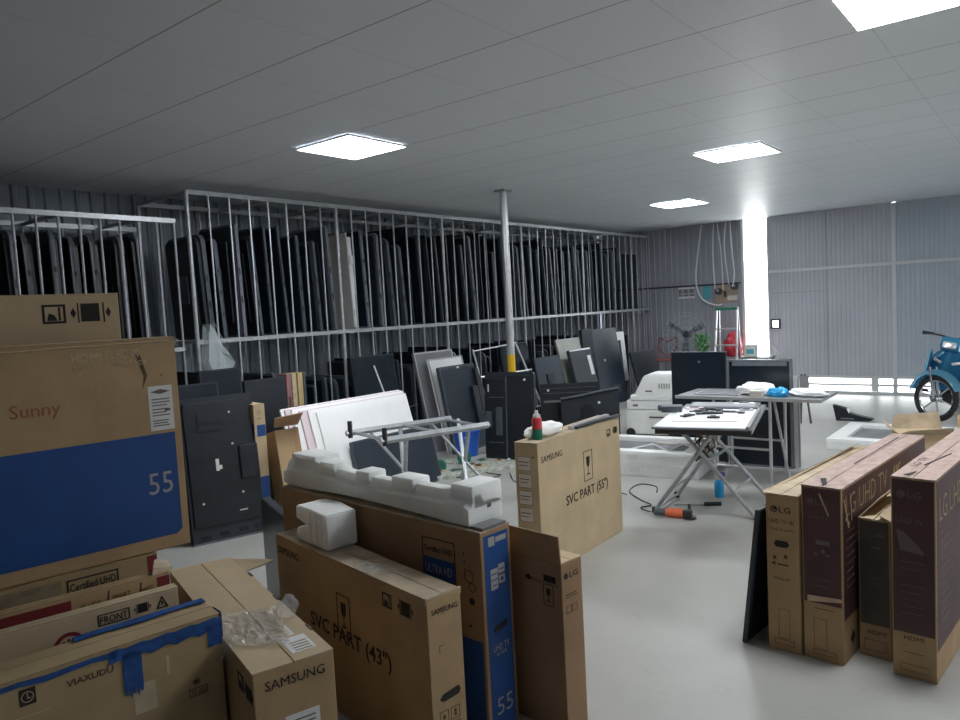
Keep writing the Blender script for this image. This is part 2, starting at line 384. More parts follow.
# yard outside
b = MB(); b.bx(-14, 14, 12.72, 30, -.12, -.02); struct(b.build('trim_4', 'yard'))

# ceiling panel lights; last three out of view, added to light the right
lamp0 = None
for i, (x, y, lab) in enumerate((
        (-4.20, 3.83, 'square white panel light glowing in the ceiling above the left rack bars'),
        (-.50, 3.78, 'glowing ceiling panel light cut by the top right corner'),
        (-2.27, 6.64, 'square glowing ceiling panel light above the folding work tables'),
        (-4.02, 9.46, 'smallest and farthest glowing ceiling panel light'),
        (1.5, 6.64, 'unseen ceiling panel light added to the right of the frame'),
        (3.2, 9.46, 'unseen ceiling panel light added near the gate'),
        (3.2, 3.8, 'unseen ceiling panel light added over the right side of the hall'))):
    if lamp0 is None:
        lamp0 = o = thing('ceiling_panel_light', lab, 'ceiling light', (x, y, 2.905), 0, 'square ceiling panel lights')
        b = MB(); b.bx(-.3, .3, -.3, -.285, 0, .013); b.bx(-.3, .3, .285, .3, 0, .013); b.bx(-.3, -.285, -.285, .285, 0, .013); b.bx(.285, .3, -.285, .285, 0, .013); b.build('lamp_frame', 'lamp_rim', o)
        b = MB(); b.bx(-.285, .285, -.285, .285, .003, .012); b.build('diffuser', 'lamp_glow', o)
    else:
        o = copy_tree(lamp0); o.location = (x, y, 2.905); o['label'] = lab

# ================================================================== RACKS
def rack(name, label, xf, xr, y0, y1, pitch, z_top, z_shelf, thick_every, z_base=0.):
    t = thing(name, label, 'rack', (xf, y0, 0))
    d = xr-xf; n = int(round((y1-y0)/pitch))
    for xx in (0, d): b = MB(); b.bx(xx-.02, xx+.02, 0, y1-y0, z_top-.03, z_top+.01); b.build('top_rail', 'steel', t)
    for k in range(0, n+1, 4): b = MB(); b.bx(d, 0, k*pitch-.012, k*pitch+.012, z_top-.028, z_top-.004); b.build('cross_bar', 'steel', t)
    for xx in (0, d, d/2): b = MB(); b.bx(xx-.018, xx+.018, 0, y1-y0, z_shelf-.035, z_shelf); b.build('shelf_rail', 'steel', t)
    for k in range(0, n+1, 4): b = MB(); b.bx(d, 0, k*pitch+.02, k*pitch+.04, z_shelf-.033, z_shelf-.003); b.build('cross_bar', 'steel', t)
    pth = None; pthk = None
    for k in range(n+1):
        thick = k % thick_every == 0
        for xx in (0., d):
            if thick:
                if pthk is None: q = MB(); q.cyl((0, 0, z_base), (0, 0, z_top), .019 if y0 > 0 else .012); pthk = o = q.build('upright_post', 'steel', t, True)
                else: o = pthk.copy(); col.objects.link(o)
            else:
                if pth is None: q = MB(); q.cyl((0, 0, z_base), (0, 0, z_top-.02), .0085 if y0 > 0 else .0105, seg=8); pth = o = q.build('upright_bar', 'steel_thin', t, True)
                else: o = pth.copy(); col.objects.link(o)
            o.location = (xx, k*pitch, 0)
    return t
rack('storage_rack', 'long galvanised steel rack of thin upright bars filled with dark televisions', -6.0, -6.86, 3.5, 12.56, .2107, 2.815, 1.50, 8)
rack('storage_rack', 'lower steel bar rack at the far left behind the big stacked carton', -6.05, -6.75, -.69, 3.40, .157, 2.56, 1.45, 50)

def rr_out(w, h, r, n=4, bl=True):
    pts = []
    for cx, cz, a in ((w-r, h-r, 0), (r, h-r, 90)):
        for i in range(n+1): pts.append((cx+r*math.cos(R(a+90*i/n)), cz+r*math.sin(R(a+90*i/n))))
    pts += [(0, 0), (w, 0)]
    return pts

def make_tv(w, h, th, rcorner, edge, shell, extras=0, label='', group=None):
    """TV stood on its short side; x = width, z = height, screen on -y, shell on +y"""
    t = thing('television', label, 'television', (0, 0, 0), 0, group)
    b = MB(); b.prism(rr_out(w, h, rcorner), 0, th*.45); b.build('bezel', edge, t)
    b = MB(); b.bx(.02, w-.02, -.003, .004, .02, h-.02); b.build('screen', 'screen', t)
    b = MB(); A = rr_out(w-.05, h-.05, max(.01, rcorner-.01)); b.prism([(x+.025, z+.02) for x, z in A], th*.45, th*.8)
    b.bx(.10, w-.10, th*.8, th, .14, h-.16, .008); b.build('back_cover', shell, t)
    b = MB()
    for k in range(3): b.bx(w-.03, w+.0015, th*.15, th*.38, h*(.22+.22*k), h*(.26+.22*k))
    for k in range(2): b.bx(-.0015, .03, th*.15, th*.38, h*(.30+.25*k), h*(.36+.25*k))
    b.build('edge_slot', 'tv_black', t)
    if extras:
        b = MB(); b.bx(w*.35, w*.65, th, th+.012, h*.35, h*.62, .004); b.build('wall_mount_plate', 'tv_edge_dark', t)
    return t

def place_tvs(protos, y0, y1, x_front, zb, pitch, group, labels, wild=.02, xspread=.0, lean=(1, 5), skip=()):
    y = y0; k = 0; used = set()
    while y < y1:
        i = random.randrange(len(protos)); p, w, h, th = protos[i]
        flip = random.random() < .35
        t = copy_tree(p)
        a = -R(random.uniform(*lean))
        sc = random.uniform(.93, 1.05)
        t.scale = (1, 1, sc)
        off = random.uniform(0, xspread)
        # top leans towards -y ; local x runs from the front bars to the wall
        if not flip: t.location = (x_front-off, y+th, zb)
        else: t.location = (x_front-off-w, y, zb)
        ys = y
        for yl, lab, gr in labels:
            if ys < yl: t['label'] = lab; t['group'] = gr; break
        if flip: t.rotation_euler = (abs(a), 0, 0)
        else: t.rotation_euler = (-abs(a), 0, math.pi)
        y += pitch + th*.3 + random.uniform(-wild, wild); k += 1

P_ = []
for (w, h, th, rc, e, s, ex) in ((.62, 1.07, .075, .05, 'tv_edge', 'tv_shell', 1), (.66, 1.12, .05, .015, 'tv_edge_dark', 'tv_black', 0), (.60, 1.02, .09, .08, 'tv_edge_dark', 'tv_shell', 1), (.68, 1.15, .045, .012, 'tv_black', 'tv_shell', 0), (.58, .98, .07, .03, 'tv_edge_dark', 'tv_black', 1)):
    P_.append((make_tv(w, h, th, rc, e, s, ex, 'proto'), w, h, th))
UP = 'televisions on the upper shelf of the long rack'
place_tvs(P_, 3.64, 5.12, -6.07, 1.503, .165, UP, [(99, 'dark television standing edge-on in the long rack, left of the white-backed set', UP+', left end')])
place_tvs(P_, 5.62, 8.10, -6.07, 1.503, .15, UP, [(99, 'dark television standing edge-on in the rack between white-backed set and yellow-banded pole', UP+', middle')])
place_tvs(P_, 8.22, 11.55, -6.07, 1.503, .155, UP, [(99, 'dark television standing edge-on in the rack, right of the yellow-banded pole', UP+', far end')], lean=(1, 5))
# the pale set in the rack, its broad back turned to the camera
t = thing('television', 'white-backed television leaning in the upper shelf of the long rack', 'television', (-6.08, 5.46, 1.503))
t.rotation_euler = (R(-2.5), 0, R(184))
b = MB(); b.prism([(0, 0), (.28, 0), (.50, 1.02), (.03, 1.05)], .0, .03); b.build('back_cover', 'putty', t)
b = MB(); b.bx(-.012, .01, -.01, .045, .02, 1.0, .004); b.bx(-.03, .0, -.005, .04, .70, .80, .004); b.bx(-.025, .0, -.005, .04, .14, .22, .004); b.build('bezel', 'white_paint', t)
# grey rounded sets of the left rack
Q_ = []
for (w, h, th, rc, e, s, ex) in ((.5, 1.0, .08, .09, 'tv_edge', 'tv_shell', 1), (.5, .97, .085, .10, 'tv_edge', 'tv_black', 0), (.5, .98, .06, .02, 'tv_edge_dark', 'tv_shell', 0)):
    Q_.append((make_tv(w, h, th, rc, e, s, ex, 'proto'), w, h, th))
place_tvs(Q_, .9, 3.18, -6.11, 1.453, .13, 'x', [(99, 'grey-edged television standing on end in the far left rack above the cartons', 'televisions in the left rack')], lean=(0, 2))
place_tvs(Q_[:1]+Q_[2:], 2.2, 3.2, -6.13, .0, .13, 'x', [(99, 'dark television standing on the floor under the far left rack', 'televisions under the left rack')], lean=(2, 5))
# floor level under the long rack
LO = 'televisions standing on the floor under the long rack'
place_tvs(P_, 3.62, 5.3, -6.07, .0, .12, LO, [(99, 'dark television standing edge-on under the long rack, behind the big black television back', LO+', left end')], xspread=.06)
place_tvs(P_, 5.45, 8.3, -6.07, .0, .125, LO, [(99, 'dark television standing edge-on under the long rack behind the leaning white sheets', LO+', middle')], xspread=.06)
place_tvs(P_, 8.4, 12.05, -6.07, .0, .13, LO, [(99, 'dark television standing edge-on under the far end of the long rack', LO+', far end')], xspread=.06)
for lst in (P_, Q_):
    for p, *_ in lst:
        for c in kids(p): bpy.data.objects.remove(c)
        bpy.data.objects.remove(p)
# broad dark panel at the end of the rack
t = thing('television', 'broad flat black screen at the far end of the long rack by the back wall', 'television', (-6.09, 11.75, 1.503), 0)
b = MB(); b.bx(0, .03, .0, .52, 0, .98, .004); b.build('back_cover', 'tv_shell', t); b = MB(); b.bx(.03, .034, .01, .51, .01, .97); b.build('screen', 'screen', t)

# ================================================================== POLE
t = thing('steel_pole', 'white round steel pole with a yellow band, floor to ceiling', 'pole', (-4.75, 6.48, 0))
b = MB(); b.cyl((0, 0, 0), (0, 0, 2.92), .042, seg=24); b.build('pole_shaft', 'alu', t, True)
b = MB(); b.cyl((0, 0, .88), (0, 0, 1.13), .0435, seg=24); b.build('yellow_band', 'yellow', t, True)
b = MB(); b.bx(-.08, .08, -.08, .08, 0, .01); b.bx(-.07, .07, -.07, .07, 2.90, 2.92); b.build('base_plate', 'steel', t)


# ================================================================== FOREGROUND CARTONS (left)
def wrinkle_sheet(name, P00, P10, P11, P01, nx, ny, amp, m, parent, seed=1, drop=0.):
    """thin crumpled film over the four corners, with real thickness"""
    b = MB(); P00, P10, P11, P01 = map(Vector, (P00, P10, P11, P01)); G = []
    nrm = (P10-P00).cross(P01-P00).normalized()
    for j in range(ny+1):
        row = []
        for i in range(nx+1):
            u, v = i/nx, j/ny
            p = P00*(1-u)*(1-v)+P10*u*(1-v)+P11*u*v+P01*(1-u)*v
            q = noise.noise(Vector((u*5+seed*9.1, v*5, seed)))+.6*noise.noise(Vector((u*13, v*13+seed*3, 2)))
            e = noise.noise(Vector((u*7+seed, v*7, 5)))*.12
            p = p+nrm*abs(q)*amp+(P10-P00)*e*(1 if 0 < j < ny else 1)*.4+(P01-P00)*e*.3
            row.append(b.bm.verts.new(p))
        G.append(row)
    for j in range(ny):
        for i in range(nx): b.bm.faces.new((G[j][i], G[j][i+1], G[j+1][i+1], G[j+1][i]))
    bmesh.ops.solidify(b.bm, geom=b.bm.faces[:], thickness=.0012)
    return b.build(name, m, parent)

def origin(rx, ry, a, L): return rx-math.cos(R(a))*L, ry-math.sin(R(a))*L

# big 55 carton on top of the row
L, T, H = 1.35, .16, .845
ox, oy = origin(-2.795, 1.53, 80, L)
t = carton('television_carton', 'huge television carton with wide blue band and the number 55, laid across other cartons', (ox, oy, 80, L, T, H, .757), 'card')
F = face(L, T, H, 'front')
Pr(F).poly([(.002, .052), (1.30, .052), (1.322, .07), (1.322, .465), (.002, .465)], .0015).build(t, 'blue_print', 'blue_band')
lettering(t, F, '55', 1.207, .225, .092, .085, 'silver_ink', .0)
lettering(t, F, 'HDMI', .975, .772, .10, .030, 'light_print', .0)
lettering(t, F, 'UHD 4K', 1.11, .775, .10, .035, 'light_print', .0)
lettering(t, F, 'SMART HDR', 1.11, .745, .13, .018, 'light_print', .0)
lettering(t, F, 'Smart TV', .98, .745, .09, .012, 'light_print', .0)
lettering(t, F, 'Sunny', .765, .575, .16, .062, 'red_pen', .0, 'handwriting')
p = Pr(F); p.rect(1.232, 1.324, .478, .655); p.build(t, 'white_label', 'sticker')
p = Pr(F @ Matrix.Translation((0, 0, .0013)))
for v in (.60, .588, .576, .56, .548, .536, .515, .505, .495): p.rect(1.243, 1.312-random.random()*.02, v, v+.004)
p.rect(1.29, 1.312, .553, .562); p.poly([(1.24, .632), (1.278, .642), (1.316, .632), (1.278, .622)]); p.build(t, 'dim_ink', 'sticker_print')
p = Pr(F); p.poly([(1.19, .80), (1.215, .78), (1.235, .70), (1.215, .65), (1.222, .70), (1.205, .765)]); p.rect(1.285, 1.292, .695, .70); p.build(t, 'brown_ink', 'scuff_mark')
b = MB()
for i in range(12):   # torn paper lip along the top edge
    u = 1.33-i*.11; b.quadslab([(u, -.004, H-.014-.006*random.random()), (u-.11, -.004, H-.014-.008*random.random()), (u-.11, .02, H+.004), (u, .02, H+.004)], .002)
b.build('torn_lip', 'card_edge', t)

L, T, H = 1.5, .15, 1.035
ox, oy = origin(-3.03, 1.432, 80, L)
t = carton('television_carton', 'plain carton with black handling symbols rising behind the blue-banded one', (ox, oy, 80, L, T, H, .757), 'card_light')
F = face(L, T, H, 'front')
p = Pr(F); p.hand(1.222, .922, .074); p.rect(1.357, 1.425, .925, .997); p.rect(1.345, 1.35, .92, 1.0); p.rect(1.438, 1.443, .92, 1.0)
p.poly([(1.32, .96), (1.33, .94), (1.34, .96), (1.33, .98)]); p.poly([(1.448, .96), (1.458, .94), (1.468, .96), (1.458, .98)]); p.build(t, 'ink')
t = carton('television_carton', 'carton standing hidden behind the certified UHD carton, carrying the plain one', (origin(-3.0, 1.38, 80, 1.35)[0]-.0, origin(-3.0, 1.38, 80, 1.35)[1], 80, 1.35, .16, .752, 0), 'card_dull')

L, T, H = 1.3, .15, .752
ox, oy = origin(-2.805, 1.39, 80, L)
t = carton('television_carton', 'crumpled carton printed Certified UHD, directly beneath the blue-banded carton', (ox, oy, 80, L, T, H, 0), 'card_dull')
F = face(L, T, H, 'front')
p = Pr(F); p.frame(.978, 1.155, .672, .732, .006); p.build(t, 'ink'); lettering(t, F, 'Certified UHD', .988, .686, .157, .030, 'ink', .01)
Pr(F).rect(1.262, 1.298, .45, .748).build(t, 'red_print', 'side_strip')
wrinkle_sheet('packing_tape', (.45, -.002, .60), (.96, -.002, .60), (.96, -.002, .74), (.45, -.002, .74), 16, 6, .012, 'clear_tape', t, 3)

L, T, H = 1.25, .045, .757
ox, oy = origin(-2.525, 1.295, 77.5, L)
t = carton('television_carton', 'worn carton with a dark red stripe, third from the front in the left row', (ox, oy, 78, L, T, H, 0), 'card')
F = face(L, T, H, 'front')
p = Pr(F); p.rect(.002, .93, .655, .745); p.rect(1.205, 1.248, .66, .748); p.build(t, 'red_print', 'red_stripe')
p = Pr(F)
for u in (1.03, 1.135): p.poly([(u, .66), (u+.006, .66), (u+.02, .745), (u+.014, .745)])
p.build(t, 'brown_ink'); lettering(t, F, '4K HDR', .955, .70, .065, .022, 'brown_ink'); lettering(t, F, 'SMART', 1.055, .705, .06, .022, 'brown_ink'); lettering(t, F, 'webOS', 1.15, .71, .04, .018, 'brown_ink')
b = MB()
for i in range(6):
    a0, a1 = R(15+i*26), R(41+i*26)
    b.quadslab([(L-.06+.05*i/6, .05-.05*math.cos(a0), H-.01+.05*math.sin(a0)), (L-.06+.05*(i+1)/6, .05-.05*math.cos(a1), H-.01+.05*math.sin(a1)), (L+.02, .07-.05*math.cos(a1), H-.02+.04*math.sin(a1)), (L+.01, .07-.05*math.cos(a0), H-.02+.04*math.sin(a0))], .003)
b.build('curled_flap', 'card_worn', t)

L, T, H = 1.25, .045, .745
ox, oy = origin(-2.395, 1.25, 78, L)
t = carton('television_carton', 'carton printed FRONT with tv and warning symbols, second in the left row', (ox, oy, 78, L, T, H, 0), 'card_light')
F = face(L, T, H, 'front')
p = Pr(F); p.frame(.995, 1.092, .684, .722, .004); p.tv(1.105, .69, .034); p.poly([(1.175, .688), (1.181, .688), (1.198, .728), (1.194, .728)]); p.poly([(1.209, .688), (1.215, .688), (1.197, .728), (1.193, .728)]); p.rect(1.178, 1.212, .688, .692); p.rect(1.192, 1.198, .698, .712); p.build(t, 'ink')
lettering(t, F, 'FRONT', 1.002, .690, .083, .024, 'ink', .01)
lettering(t, F, 'KUSSUN', .955, .648, .19, .030, 'brown_ink', .02)
p = Pr(F); p.ring(.91, .648, .046, .012, 20, 0, 180); p.build(t, 'red_print', 'round_emblem')
lettering(t, F, 'sir', .885, .648, .05, .026, 'ink', .03)

L, T, H = 1.2, .15, .70
t = carton('television_carton', 'nearest left carton, bound along its edge with blue tape', (*origin(-2.161, 1.262, 81, L), 81, L, T, H, 0), 'card_dull', gap=.004)
F = face(L, T, H, 'front')
b = MB()
def strip(u0, u1, v0, v1, n=14, off=.003, wob=.004):
    pu = None
    for i in range(n):
        a, c = u0+(u1-u0)*i/n, u0+(u1-u0)*(i+1)/n
        w0 = wob*math.sin(i*2.1); w1 = wob*math.sin((i+1)*2.1)
        b.quadslab([(a, -off, v0+w0), (c, -off, v0+w1), (c, -off, v1+w1*.5), (a, -off, v1+w0*.5)], .002)
strip(.86, 1.2, H-.048, H-.010, wob=.006); strip(.002, .88, H-.028, H-.012, wob=.005)
strip(.895, .95, .555, H-.03, 2); strip(1.155, 1.20, .60, H-.03, 2)
for i in range(5): b.quadslab([(.895+i*.011, -.004, .56), (.905+i*.011, -.004, .56), (.903+i*.011, -.004, .54-.012*(i % 2)), (.897+i*.011, -.004, .545)], .0015)
b.quadslab([(1.2+.003, -.003, .62), (1.2+.003, .06, .62), (1.2+.003, .06, H+.004), (1.2+.003, -.003, H+.004)], .003)
for i in range(10):
    u = .80+i*.04; b.quadslab([(u, .118+.006*math.sin(i), H+.008), (u+.04, .118+.006*math.sin(i+1), H+.008), (u+.04, .15, H+.010), (u, .15, H+.010)], .003)
    b.quadslab([(u, .151, H-.04), (u+.04, .151, H-.04), (u+.04, .151, H+.008), (u, .151, H+.008)], .002)
b.build('blue_tape', 'blue_tape', t)
p = Pr(F); p.rect(.627, .668, .618, .665); p.build(t, 'ink')
q = Pr(F @ Matrix.Translation((0, 0, .0013))); q.ring(.6475, .6415, .016, .003); q.rect(.646, .649, .636, .652); q.rect(.646, .656, .636, .639); q.build(t, 'faint_ink', 'clock_mark')
lettering(t, F, 'VIAXUDU', .745, .628, .125, .020, 'brown_ink', .01)
p = Pr(F); p.tv(1.095, .495, .016); p.frame(1.083, 1.143, .458, .484, .002); p.build(t, 'brown_ink')
lettering(t, F, 'TV LED', 1.088, .463, .050, .015, 'brown_ink', .0)
p = Pr(F); p.rect(.92, .985, .47, .56, .0008); p.rect(1.02, 1.03, .56, .62, .0008); p.rect(.0, .70, .586, .588); p.build(t, 'card_worn', 'old_tape_mark')

# small-end carton with film and labels
L, T, H = 1.16, .258, .60
t = carton('television_carton', 'low carton with its small end forward, labels and plastic film on its lid', (-1.805, 1.433, 162.8, L, T, H, 0), 'card', 'card_light', gap=.004)
F = face(L, T, H, 'end0')
lettering(t, F, 'SAMSUNG', .035, .535, .19, .030, 'ink', .0)
p = Pr(F); p.rect(.09, .20, .33, .437); p.build(t, 'white_label', 'label')
p = Pr(F @ Matrix.Translation((0, 0, .0013)))
for v in (.415, .40, .385, .37, .355): p.rect(.10, .185, v, v+.004)
p.build(t, 'dim_ink', 'label_print')
F = face(L, T, H, 'back'); p = Pr(F); p.hand(L-.16, .50, .055); p.tv(L-.09, .495, .052); p.build(t, 'ink')
F = face(L, T, H, 'top')
p = Pr(F); p.rect(.05, .17, .035, .115, .003); p.rect(.185, .29, .06, .16, .003); p.build(t, 'white_label', 'lid_label')
p = Pr(F @ Matrix.Translation((0, 0, .0032)))
for k in range(4): p.rect(.06+.02*k, .065+.02*k, .045, .10); p.rect(.2+.02*k, .203+.02*k, .07, .15)
p.build(t, 'faint_ink', 'label_print')
lettering(t, F, 'A Samsung company', .55, .02, .42, .018, 'faint_ink', .0)
p = Pr(F)
for u in (.18, .52, .84): p.rect(u, u+.05, -.004, .006, .004)
p.rect(.30, .42, .12, .19, .0015)
p.build(t, 'brown_ink', 'hand_slot')
b = MB(); b.quadslab([(L-.04, -.0, H), (L-.24, -.0, H), (L-.20, -.13, H+.004), (L-.07, -.12, H-.02)], .005); b.build('side_flap', 'card_light', t)
sheet = thing('plastic_film', 'crumpled clear plastic film over the lid edge of the low small-end carton', 'plastic', (-1.805, 1.433, .603), 162.8)
wrinkle_sheet('crumpled_film', (.10, .10, .004), (.44, .03, .004), (.50, .25, .004), (.22, .268, .004), 26, 20, .022, 'film', sheet, 4)
wrinkle_sheet('hanging_film', (.20, .262, .01), (.46, .262, .01), (.42, .30, -.10), (.26, .285, -.07), 20, 9, .02, 'film', sheet, 5)
sheet = thing('plastic_film', 'small knot of clear plastic film between the low carton and the 43 carton', 'plastic', (-2.12, 1.50, .60), 165)
b = MB()
g = bmesh.ops.create_icosphere(b.bm, subdivisions=3, radius=.032)
for v in b.bm.verts: v.co *= 1+.45*noise.noise(v.co*45); v.co.z = v.co.z*1.3+.045
b.build('crumpled_film', 'film', sheet)

# 43 carton
L, T, H = 1.163, .151, .66
t = carton('television_carton', 'carton lettered SVC PART (43 inch) with white foam block on it', (-1.681, 1.915, 169.6, L, T, H, 0), 'card', 'card_worn', gap=.003)
F = face(L, T, H, 'back')
lettering(t, F, 'SAMSUNG', .02, .578, .20, .034, 'ink', .0)
lettering(t, F, 'SVC PART (43")', .30, .30, .62, .085, 'ink', .01)
p = Pr(F); p.glass(.535, .355, .17); p.hand(.885, .565, .055); p.tv(.985, .562, .06); p.build(t, 'ink')
F = face(L, T, H, 'end0')
lettering(t, F, 'SAMSUNG', .018, .598, .115, .020, 'ink', .0)
p = Pr(F); p.poly([(.035, .29), (.05, .305), (.12, .315), (.128, .30), (.12, .285), (.05, .278)], .002); p.build(t, 'ink', 'hand_hole')
p = Pr(F); p.frame(.03, .07, .20, .245, .002); p.frame(.08, .12, .20, .245, .002); p.frame(.03, .07, .145, .19, .002); p.frame(.08, .12, .145, .19, .002)
p.rect(.045, .055, .215, .23); p.rect(.095, .105, .21, .235); p.disc(.05, .167, .01); p.disc(.10, .167, .01); p.rect(.045, .065, .48, .482); p.rect(.045, .047, .455, .482); p.build(t, 'brown_ink')
F = face(L, T, H, 'top'); lettering(t, F, 'LICENSED PRODUCT', .03, .09, .36, .02, 'faint_ink', 0)
b = MB(); b.bx(.002, .010, -.004, T+.002, H-.02, H+.004); b.bx(.5, .9, -.003, .006, H-.03, H+.003); b.build('edge_tape', 'clear_tape', t)
# foam block on it (c-shaped)
t = thing('foam_block', 'white c-shaped foam block standing on the 43 carton', 'foam', (-2.383, 2.065, .667), 169.6)
b = MB(); b.prism([(0, 0), (.27, 0), (.27, .055), (.15, .062), (.145, .085), (.27, .095), (.265, .155), (.13, .16), (.0, .15)], .0, .15)
bmesh.ops.bevel(b.bm, geom=b.bm.edges[:], offset=.006, segments=2, affect='EDGES'); b.build('foam_body', 'foam', t)
b = MB()
for k in range(3): b.bx(.03+.05*k, .034+.05*k, .149, .1525, .01, .145)
b.build('moulded_rib', 'foam_green', t)
t = thing('plastic_scrap', 'scrap of clear plastic lying on the lid of the 43 carton', 'plastic', (-2.02, 1.90, .665), 169.6)
wrinkle_sheet('crumpled_film', (0, 0, .003), (.15, .01, .003), (.14, .08, .003), (.02, .09, .003), 14, 10, .02, 'film', t, 8)

# blue-ended 55 carton
L, T, H = 1.354, .167, .82
t = carton('television_carton', 'tall carton with a blue end panel marked 55 under the long white foam piece', (-1.676, 2.219, 175.5, L, T, H, 0), 'card_red', 'card_worn', gap=.003)
F = face(L, T, H, 'end0')
Pr(F).rect(.016, .152, .02, .80, .0014).build(t, 'blue_print', 'blue_panel')
F2 = F @ Matrix.Translation((0, 0, .0014))
p = Pr(F2); p.rect(.045, .085, .625, .665); p.rect(.09, .125, .64, .675); p.rect(.045, .085, .585, .62); p.rect(.09, .125, .60, .632); p.build(t, 'silver_ink', 'icon_tile')
p = Pr(F2 @ Matrix.Translation((0, 0, .0013))); p.rect(.05, .08, .643, .647); p.rect(.095, .12, .655, .659); p.rect(.055, .075, .60, .604); p.disc(.107, .616, .008); p.build(t, 'blue_print', 'icon_print')
p = Pr(F2); p.poly([(.045, .425), (.06, .44), (.12, .455), (.128, .442), (.12, .43), (.06, .415)], .002); p.build(t, 'ink', 'hand_hole')
lettering(t, F2, 'UHD TV', .04, .345, .09, .026, 'silver_ink', .0); lettering(t, F2, '4K HDR', .055, .325, .06, .014, 'silver_ink', .0)
lettering(t, F2, '55', .045, .095, .09, .065, 'silver_ink', -.005)
p = Pr(F2); p.rect(.04, .075, .755, .79); p.rect(.08, .14, .765, .785); p.build(t, 'silver_ink', 'tape_patch')
F = face(L, T, H, 'back')
Pr(F).poly([(.0, .02), (1.34, .02), (1.34, .395), (.0, .395)], .0012).build(t, 'blue_print', 'blue_band')
p = Pr(F); p.frame(1.03, 1.215, .59, .755, .004); p.build(t, 'ink')
Pr(F).rect(1.036, 1.209, .596, .675).build(t, 'blue_print', 'logo_field')
lettering(t, F, 'Certified UHD', 1.042, .700, .16, .024, 'ink', .01)
lettering(t, F @ Matrix.Translation((0, 0, .0013)), 'ULTRA HD', 1.045, .615, .15, .035, 'silver_ink', -.01)
p = Pr(F); p.ring(1.285, .64, .025, .003); p.ring(1.30, .60, .018, .003); p.disc(1.295, .545, .014); p.disc(1.28, .445, .006); p.rect(1.262, 1.266, .66, .67); p.rect(1.262, 1.266, .69, .70); p.rect(1.262, 1.266, .72, .73); p.build(t, 'ink')
b = MB(); b.bx(.0, .34, .02, .15, H+.002, H+.012); b.build('lid_sheet', 'grey_panel', t)
# long white foam piece
t = thing('foam_end_cap', 'long white moulded foam piece lying on the blue-ended 55 carton', 'foam', (-1.74, 2.235, .83), 175)
b = MB()
Lf = 1.50
KX = .865
secs = [(0, .11, .17, 0), (.03, .135, .19, 0), (.12, .14, .19, 0), (.16, .125, .18, 0), (.20, .12, .175, .004), (.42, .118, .17, .008), (.60, .112, .165, .012), (.86, .112, .165, .012), (1.05, .118, .17, .008), (1.20, .13, .18, .002), (1.26, .14, .19, 0), (1.34, .13, .18, 0), (1.45, .135, .19, 0), (1.50, .11, .16, .01)]
prev = None
for x, h, d, zl in secs:
    x *= KX; h *= 1.0
    y1 = .165; ring = [(x, y1, zl), (x, y1+.0, h*.55), (x, y1-.02, h*.62), (x, y1-.035, h*.97), (x, y1-.05, h), (x, y1-d*.45, h), (x, y1-d*.5, h*.72), (x, y1-d*.95, h*.7), (x, y1-d-.02, h*.6), (x, y1-d-.02, zl)]
    vs = [b.bm.verts.new(q) for q in ring]
    if prev:
        for k in range(len(vs)): b.bm.faces.new((prev[k], prev[(k+1) % len(vs)], vs[(k+1) % len(vs)], vs[k]))
    else: b.bm.faces.new(vs)
    prev = vs
b.bm.faces.new(prev[::-1])
b.build('foam_body', 'foam_green', t, True, 25)
for x0, x1, y0, y1, z0, z1 in ((.0, .12, -.03, .14, .05, .148), (.33, .47, .05, .15, .08, .138), (.62, .72, .05, .15, .08, .132), (.88, 1.0, .05, .15, .08, .142), (1.06, 1.27, -.02, .13, .05, .152)):
    b = MB(); b.bx(x0, x1, y0, y1, z0, z1, .012); b.build('moulded_block', 'foam', t, True)
b = MB(); b.bx(-.002, .004, .04, .06, .05, .065); b.build('moulded_notch', 'dim_ink', t)

# open LG carton with its flap up
t = carton('television_carton', 'narrow open carton with its tall flap raised beside the blue-ended one', (-1.452, 2.372, 172, .95, .12, .68, 0), 'card_red', 'card_light', gap=.0)
F = face(.95, .12, .68, 'back')
b = MB(); b.quadslab([(.0, .121, .678), (.95, .121, .678), (.95, .128, .785), (.0, .128, .785)], .005); b.build('raised_flap', 'card_red', t)
lettering(t, F, 'TV LED LG', .83, .745, .06, .010, 'brown_ink'); lettering(t, F, 'LG SMART WEBOS', .83, .725, .10, .009, 'brown_ink')
p = Pr(F); p.glass(.855, .50, .085); p.poly([(.76, .592), (.78, .58), (.80, .592), (.78, .605)]); p.rect(.86, .92, .595, .62); p.build(t, 'ink')
lettering(t, F, 'SMART TV 43', .79, .582, .14, .012, 'brown_ink')
F = face(.95, .12, .68, 'end0')
p = Pr(F); p.disc(.025, .625, .012); p.build(t, 'ink'); lettering(t, F, 'LG', .045, .615, .05, .022, 'ink', .0)
p = Pr(F); p.rect(.02, .08, .55, .554); p.rect(.02, .09, .54, .543); p.frame(.02, .05, .48, .51, .002); p.frame(.055, .085, .48, .51, .002); p.build(t, 'brown_ink')

# thin dark panel stood behind the cartons
t = thing('television', 'thin navy television standing on the floor behind the SVC PART 43 carton', 'panel', (-3.72, 2.50, 0), -22)
b = MB(); b.bx(0, .56, 0, .045, 0, .60, .006); b.build('back_cover', 'slate', t)
b = MB(); b.bx(.0, .56, -.006, .0, .0, .60); b.build('screen', 'screen', t)

